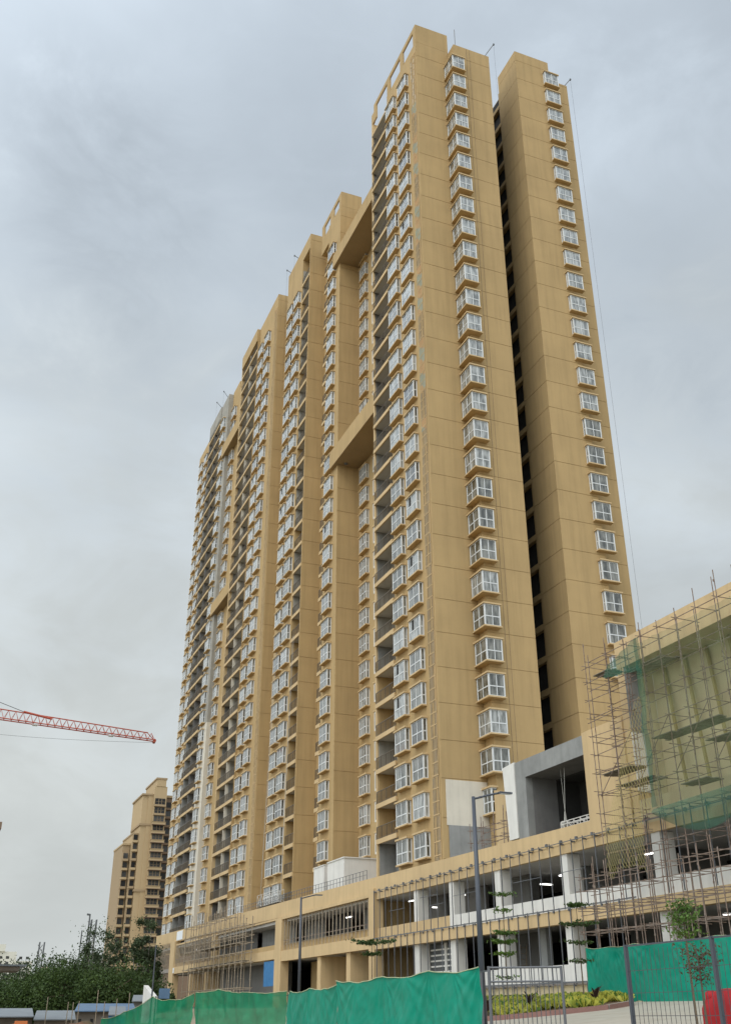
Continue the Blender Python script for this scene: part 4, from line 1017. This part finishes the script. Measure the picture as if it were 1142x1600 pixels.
for k in range(22):
    z = 2.5 + k * 3.12
    w_ = MB(); w_.box(69.5, 73.1, 378.2, 378.49, z, z + 2.1, 'farglass'); w_.box(69.7, 72.9, 378.1, 378.19, z + .9, z + .96, 'far_trim')
    for xx in (70.7, 71.8): w_.box(xx, xx + .12, 378.1, 378.21, z, z + 1.9, 'far_trim')
    w_.build('window', FT)
    w_ = MB()
    if k < 20: w_.box(69.0, 73.7, 376.9, 378.48, z - .95, z - .05, 'far_tan'); w_.box(68.8, 73.8, 376.7, 378.48, z - .16, z - .02, 'far_trim'); w_.box(68.9, 73.75, 376.8, 378.48, z - 1.15, z - .96, 'far_brown')
    else: w_.box(69.2, 73.5, 377.6, 378.48, z - .8, z - .1, 'far_trim')
    w_.build('balcony', FT)
    w_ = MB(); w_.box(74.2, 79.0, 383.7, 383.99, z - .2, z + 1.9, 'farglass'); w_.box(76.5, 76.7, 383.6, 383.7, z - .2, z + 1.9, 'far_trim'); w_.build('window', FT)
    w_ = MB(); w_.box(73.7, 79.5, 383.0, 383.99, z - .9, z - .25, 'far_brown'); w_.box(73.7, 79.5, 382.9, 383.99, z - .32, z - .2, 'far_trim'); w_.build('balcony', FT)
for k in range(18):
    z = 2.5 + k * 3.12
    for (xa, xb, yy) in ((63.4, 64.9, 382), (60.7, 62.4, 384)):
        if z > 52 and xa < 61: continue
        w_ = MB(); w_.box(xa, xb, yy - .3, yy - .01, z, z + 1.9, 'farglass'); w_.box(xa - .3, xb + .1, yy - 1.4, yy - .3, z - .9, z - .1, 'far_tan' if k % 3 else 'far_trim'); w_.box(xa - .3, xa - .05, yy - 1.3, yy - .3, z - .1, z + 2.1, 'far_trim')
        w_.build('balcony', FT)
x, y = 60 * sin(radians(2.62)), 60 * cos(radians(2.62))
m = MB(); m.box(x - 12, x - .02, y, y + 10, -2, 8.9, 'far_tan'); m.box(x - 12, x + .06, y - .3, y + 10, 8.9, 9.25, 'far_brown'); m.box(x - 5, x - 1, y - .02, y, 2, 6, 'glassdark')
tag(m.build('building_corner'), 'sliver of a tan building corner cut by the left picture edge', 'building')
x, y = at(-2, 700); m = MB(); m.box(x - 22, x + 2, y, y + 20, -5, 33, 'far_white'); m.box(x + 2, x + 12, y + 4, y + 20, -5, 28, 'far_white'); m.box(x - 12, x - 5, y - 1, y + 8, 33, 37, 'far_white')
for k in range(11):
    for j in range(8): m.box(x - 20 + j * 4, x - 18.2 + j * 4, y + (-.06 if j < 5 else 3.94), y + (-.01 if j < 5 else 3.99), -2 + k * 3.1, -.5 + k * 3.1, 'farglass')
tag(m.build('white_block'), 'cream white housing block far behind the trees at the left edge', 'building')
x, y = at(51, 700); m = MB(); m.box(x - 4, x + 5, y, y + 15, -5, 22, 'far_pink'); m.box(x - 2, x + 2, y - .5, y + 6, 22, 25, 'far_pink')
for k in range(7): m.box(x - 3, x - 1, y - .06, y - .01, 1 + k * 3, 2.5 + k * 3, 'farglass'); m.box(x + 1, x + 3, y - .06, y - .01, 1 + k * 3, 2.5 + k * 3, 'farglass')
tag(m.build('pink_block'), 'small pinkish house block glimpsed beside the slim mast', 'building')
def mast(px_, D, zt, w, label, n=4, lean=0):
    x, y = at(px_, D); m = MB(); s_ = w / 2
    for a, b in ((-1, -1), (1, -1), (1, 1), (-1, 1)): m.tube((x + a * s_, y + b * s_, -4), (x + a * s_ + lean, y + b * s_, zt), w * .13, 'far_grey', 5)
    z = -4
    while z < zt - w * 1.5: m.tube((x - s_, y - s_, z), (x + s_, y - s_, z + w * 1.5), w * .10, 'far_grey', 4); m.tube((x + s_, y - s_, z), (x - s_, y - s_, z + w * 1.5), w * .10, 'far_grey', 4); z += w * 1.5
    return tag(m.build('lattice_mast'), label, 'mast')
mast(39, 330, 18.2, 1.3, 'slim dark lattice mast rising alone above the trees', lean=.5)
mast(118.5, 330, 24.5, 1.4, 'thicker dark mast behind the airy eucalyptus', lean=.5)
x, y = at(111.5, 330); m = MB(); m.tube((x, y, -4), (x + .4, y, 26.0), .35, 'far_grey', 6, .22); m.tube((x + .4, y, 25.8), (x - .5, y, 25.9), .3, 'far_grey', 5); m.tube((x - 1.6, y, -4), (x - 1.4, y, 21.5), .2, 'far_grey', 5)
tag(m.build('thin_chimney'), 'thin twin pipe chimney just left of the thicker mast', 'chimney')

# ================================================================== TOWER CRANE
CR = empty('tower_crane', (-18, 152, -3), 'red lattice tower crane whose jib reaches in from the left edge', 'crane')
o = Vector(CR.location)
A = Vector((-18, 152.0, 39.0)); B = Vector((26.2, 147.7, 35.55)); m = MB()
d = (B - A).normalized(); n = 44; sd_ = d.cross(Vector((0, 0, 1))).normalized() * .55; upv = Vector((0, 0, 1))
def H(t): return 1.75 - .75 * t
for s_ in (-1, 1): m.tube(A + sd_ * s_ - o, B + sd_ * s_ - o, .085, 'red', 5)
m.tube(A + upv * H(0) - o, B + upv * H(1) - d * 1.0 - o, .085, 'red', 5)
for i in range(n):
    t0, t1 = i / n, (i + 1) / n; p0, p1 = A.lerp(B, t0), A.lerp(B, t1); pm = A.lerp(B, (t0 + t1) / 2) + upv * H((t0 + t1) / 2)
    for s_ in (-1, 1): m.tube(p0 + sd_ * s_ - o, pm - o, .038, 'red', 4); m.tube(pm - o, p1 + sd_ * s_ - o, .038, 'red', 4)
    m.tube(p0 + sd_ - o, p0 - sd_ - o, .035, 'red', 4)
m.tube(B + sd_ - upv * .1 - o, B - sd_ - upv * .1 - o, .25, 'red', 8); m.tube(B + upv * 0 - o, B - d * 1.2 + upv * 1.1 - o, .07, 'red', 4)
m.build('jib', CR)
m = MB(); pz = A.lerp(B, .58) + upv * 1.45; m.tube(Vector((-18, 152, 47)) - o, pz - o, .05, 'wire', 4); m.tube(pz - o, pz + d * 4 - upv * .45 - o, .16, 'red', 5); m.build('pendant_line', CR)
m = MB(); pp = []
for i in range(21): t = i / 20; p_ = A.lerp(B, t) - upv * (.3 + 3.4 * (1 - t)**1.0 * .55 + 1.0 * sin(pi * t)); pp.append(p_ - o)
m.path(pp, .022, 'wire', 3); m.build('hoist_rope', CR)
m = MB(); s_ = .9
for a, b in ((-1, -1), (1, -1), (1, 1), (-1, 1)): m.tube((a * s_, b * s_, 0), (a * s_, b * s_, 50), .1, 'red', 5)
for i in range(24):
    z = i * 2; m.tube((-s_, -s_, z), (s_, -s_, z + 2), .05, 'red', 4); m.tube((s_, -s_, z), (s_, s_, z + 2), .05, 'red', 4); m.tube((s_, s_, z), (-s_, s_, z + 2), .05, 'red', 4); m.tube((-s_, s_, z), (-s_, -s_, z + 2), .05, 'red', 4)
m.build('mast', CR)
for t in (.47, .62, .86):
    p_ = A.lerp(B, t) - upv * .12 - o; m = MB(); m.box(p_.x - .35, p_.x + .35, p_.y - .3, p_.y + .3, p_.z - .16, p_.z, 'poster'); m.build('jib_lamp', CR)

# ================================================================== SITE SHEDS
def shed(px0, px1, D, zt, label, wall='wood', roof='metal_roof', dp=5):
    (xa, ya), (xb, yb) = at(px0, D), at(px1, D); e = empty('shed', ((xa + xb) / 2, (ya + yb) / 2, ground_z(xa, ya)), label, 'shed'); o = Vector(e.location)
    d = Vector((xb - xa, yb - ya, 0)); n_ = Vector((-d.y, d.x, 0)).normalized() * dp; A_ = Vector((xa, ya, 0)); B_ = Vector((xb, yb, 0)); zb = ground_z(xa, ya)
    m = MB(); q = [A_, B_, B_ + n_, A_ + n_]
    for i in range(4): p0, p1 = q[i], q[(i + 1) % 4]; m.face([p0 + Vector((0, 0, zb)) - o, p1 + Vector((0, 0, zb)) - o, p1 + Vector((0, 0, zt - .1)) - o, p0 + Vector((0, 0, zt - .1)) - o], wall)
    for i in range(5):
        t = (i + .3) / 5; p_ = A_.lerp(B_, t) - n_ * .004 - o; w_ = d * .05; m.face([p_ + Vector((0, 0, zb)), p_ + w_ + Vector((0, 0, zb)), p_ + w_ + Vector((0, 0, zt - .6)), p_ + Vector((0, 0, zt - .6))], 'dark')
    m.build('wall', e)
    m = MB(); ov = n_ * .08; h = Vector((0, 0, .06)); T_ = [A_ - ov - d * .02 + Vector((0, 0, zt - .15)) - o, B_ - ov + d * .02 + Vector((0, 0, zt - .15)) - o, B_ + n_ + ov + Vector((0, 0, zt + .35)) - o, A_ + n_ + ov + Vector((0, 0, zt + .35)) - o]
    m.face(T_, roof); m.face([p_ + h for p_ in T_], roof)
    for i in range(4): m.face([T_[i], T_[(i + 1) % 4], T_[(i + 1) % 4] + h, T_[i] + h], roof)
    m.build('roof', e)
shed(-30, 42, 78, -.15, 'low grey roofed shed at the bottom left corner', 'wood', 'metal_roof')
shed(45, 108, 74, -.30, 'long brown walled shed with a flat rusted roof', 'wood', 'metal_roof')
shed(108, 200, 82, .18, 'blue grey roofed shed below the grove', 'wood', 'blueroof')
shed(160, 186, 76, -.05, 'small shed with a bright blue wall', 'blue', 'metal_roof', dp=3)
shed(195, 232, 92, .9, 'grey shed half hidden beside the podium end', 'inside', 'metal_roof')
x, y = at(-8, 70); m = MB(); m.box(x - 6, x + 1.1, y, y + 4, 2.5, 2.6, 'metal_roof'); m.box(x - 6, x + .7, y + .1, y + 3.8, 2.25, 2.49, 'wood'); m.box(x - 3, x - 2.8, y + .2, y + .4, -2.8, 2.25, 'wood')
tag(m.build('canopy_shed'), 'flat tin canopy poking in at the left edge before the trees', 'canopy')
x, y = at(236, 86); m = MB(); m.prism([(y, -1), (y, 1.05), (y + 4, 1.9), (y + 4, -1)], x - .45, x - .1, 'primer'); m.box(x - .05, x + .75, y - .3, y - .2, .9, 1.6, 'blueroof')
tag(m.build('white_cabin'), 'small white slanted cabin with a blue sheet at the podium end', 'cabin')
random.seed(99)
for i, px_ in enumerate((62, 95, 103, 112, 140, 152, 171, 190)):
    x, y = at(px_, 66 + i); zt_ = random.uniform(.3, 1.5); m = MB(); m.tube((x, y, ground_z(x, y)), (x, y, zt_), .03, 'bamboo', 4)
    tag(m.build('stake'), ('leftmost', 'second from the left', 'third from the left', 'fourth from the left', 'fifth from the left', 'sixth from the left', 'seventh from the left', 'rightmost')[i] + ' of the thin stakes before the sheds', 'stake', 'thin stakes in the site yard')
x, y = at(26, 55); m = MB()
for j in range(14): m.tube((x - .5 + .08 * j, y + .1 * sin(j), -1.9), (x - .45 + .075 * j, y, -.62 + .14 * sin(j * .9)), .13, 'orange', 6, .09)
m.box(x - .3, x + .25, y - .1, y + .2, -.65, -.36, 'orange')
tag(m.build('orange_bundle'), 'orange wrapped bundle at the bottom left', 'bundle')
m = MB(); x, y = at(120, 58); kk = m.mi('soil'); 
for j in range(9):
    for i in range(17):
        u, v = i / 16 - .5, j / 8 - .5; m.v.append((x + u * 5, y + v * 3, -2.4 + 2.0 * max(0, 1 - (2 * u) ** 2) * max(0, 1 - (2 * v) ** 2) + .12 * mnoise.noise(Vector((u * 9, v * 9, 0)))))
for j in range(8):
    for i in range(16): q_ = j * 17 + i; m.f.append((q_, q_ + 1, q_ + 18, q_ + 17)); m.m.append(kk)
tag(m.build('earth_mound', smooth=True), 'heap of reddish earth behind the low end of the barrier', 'earth heap')
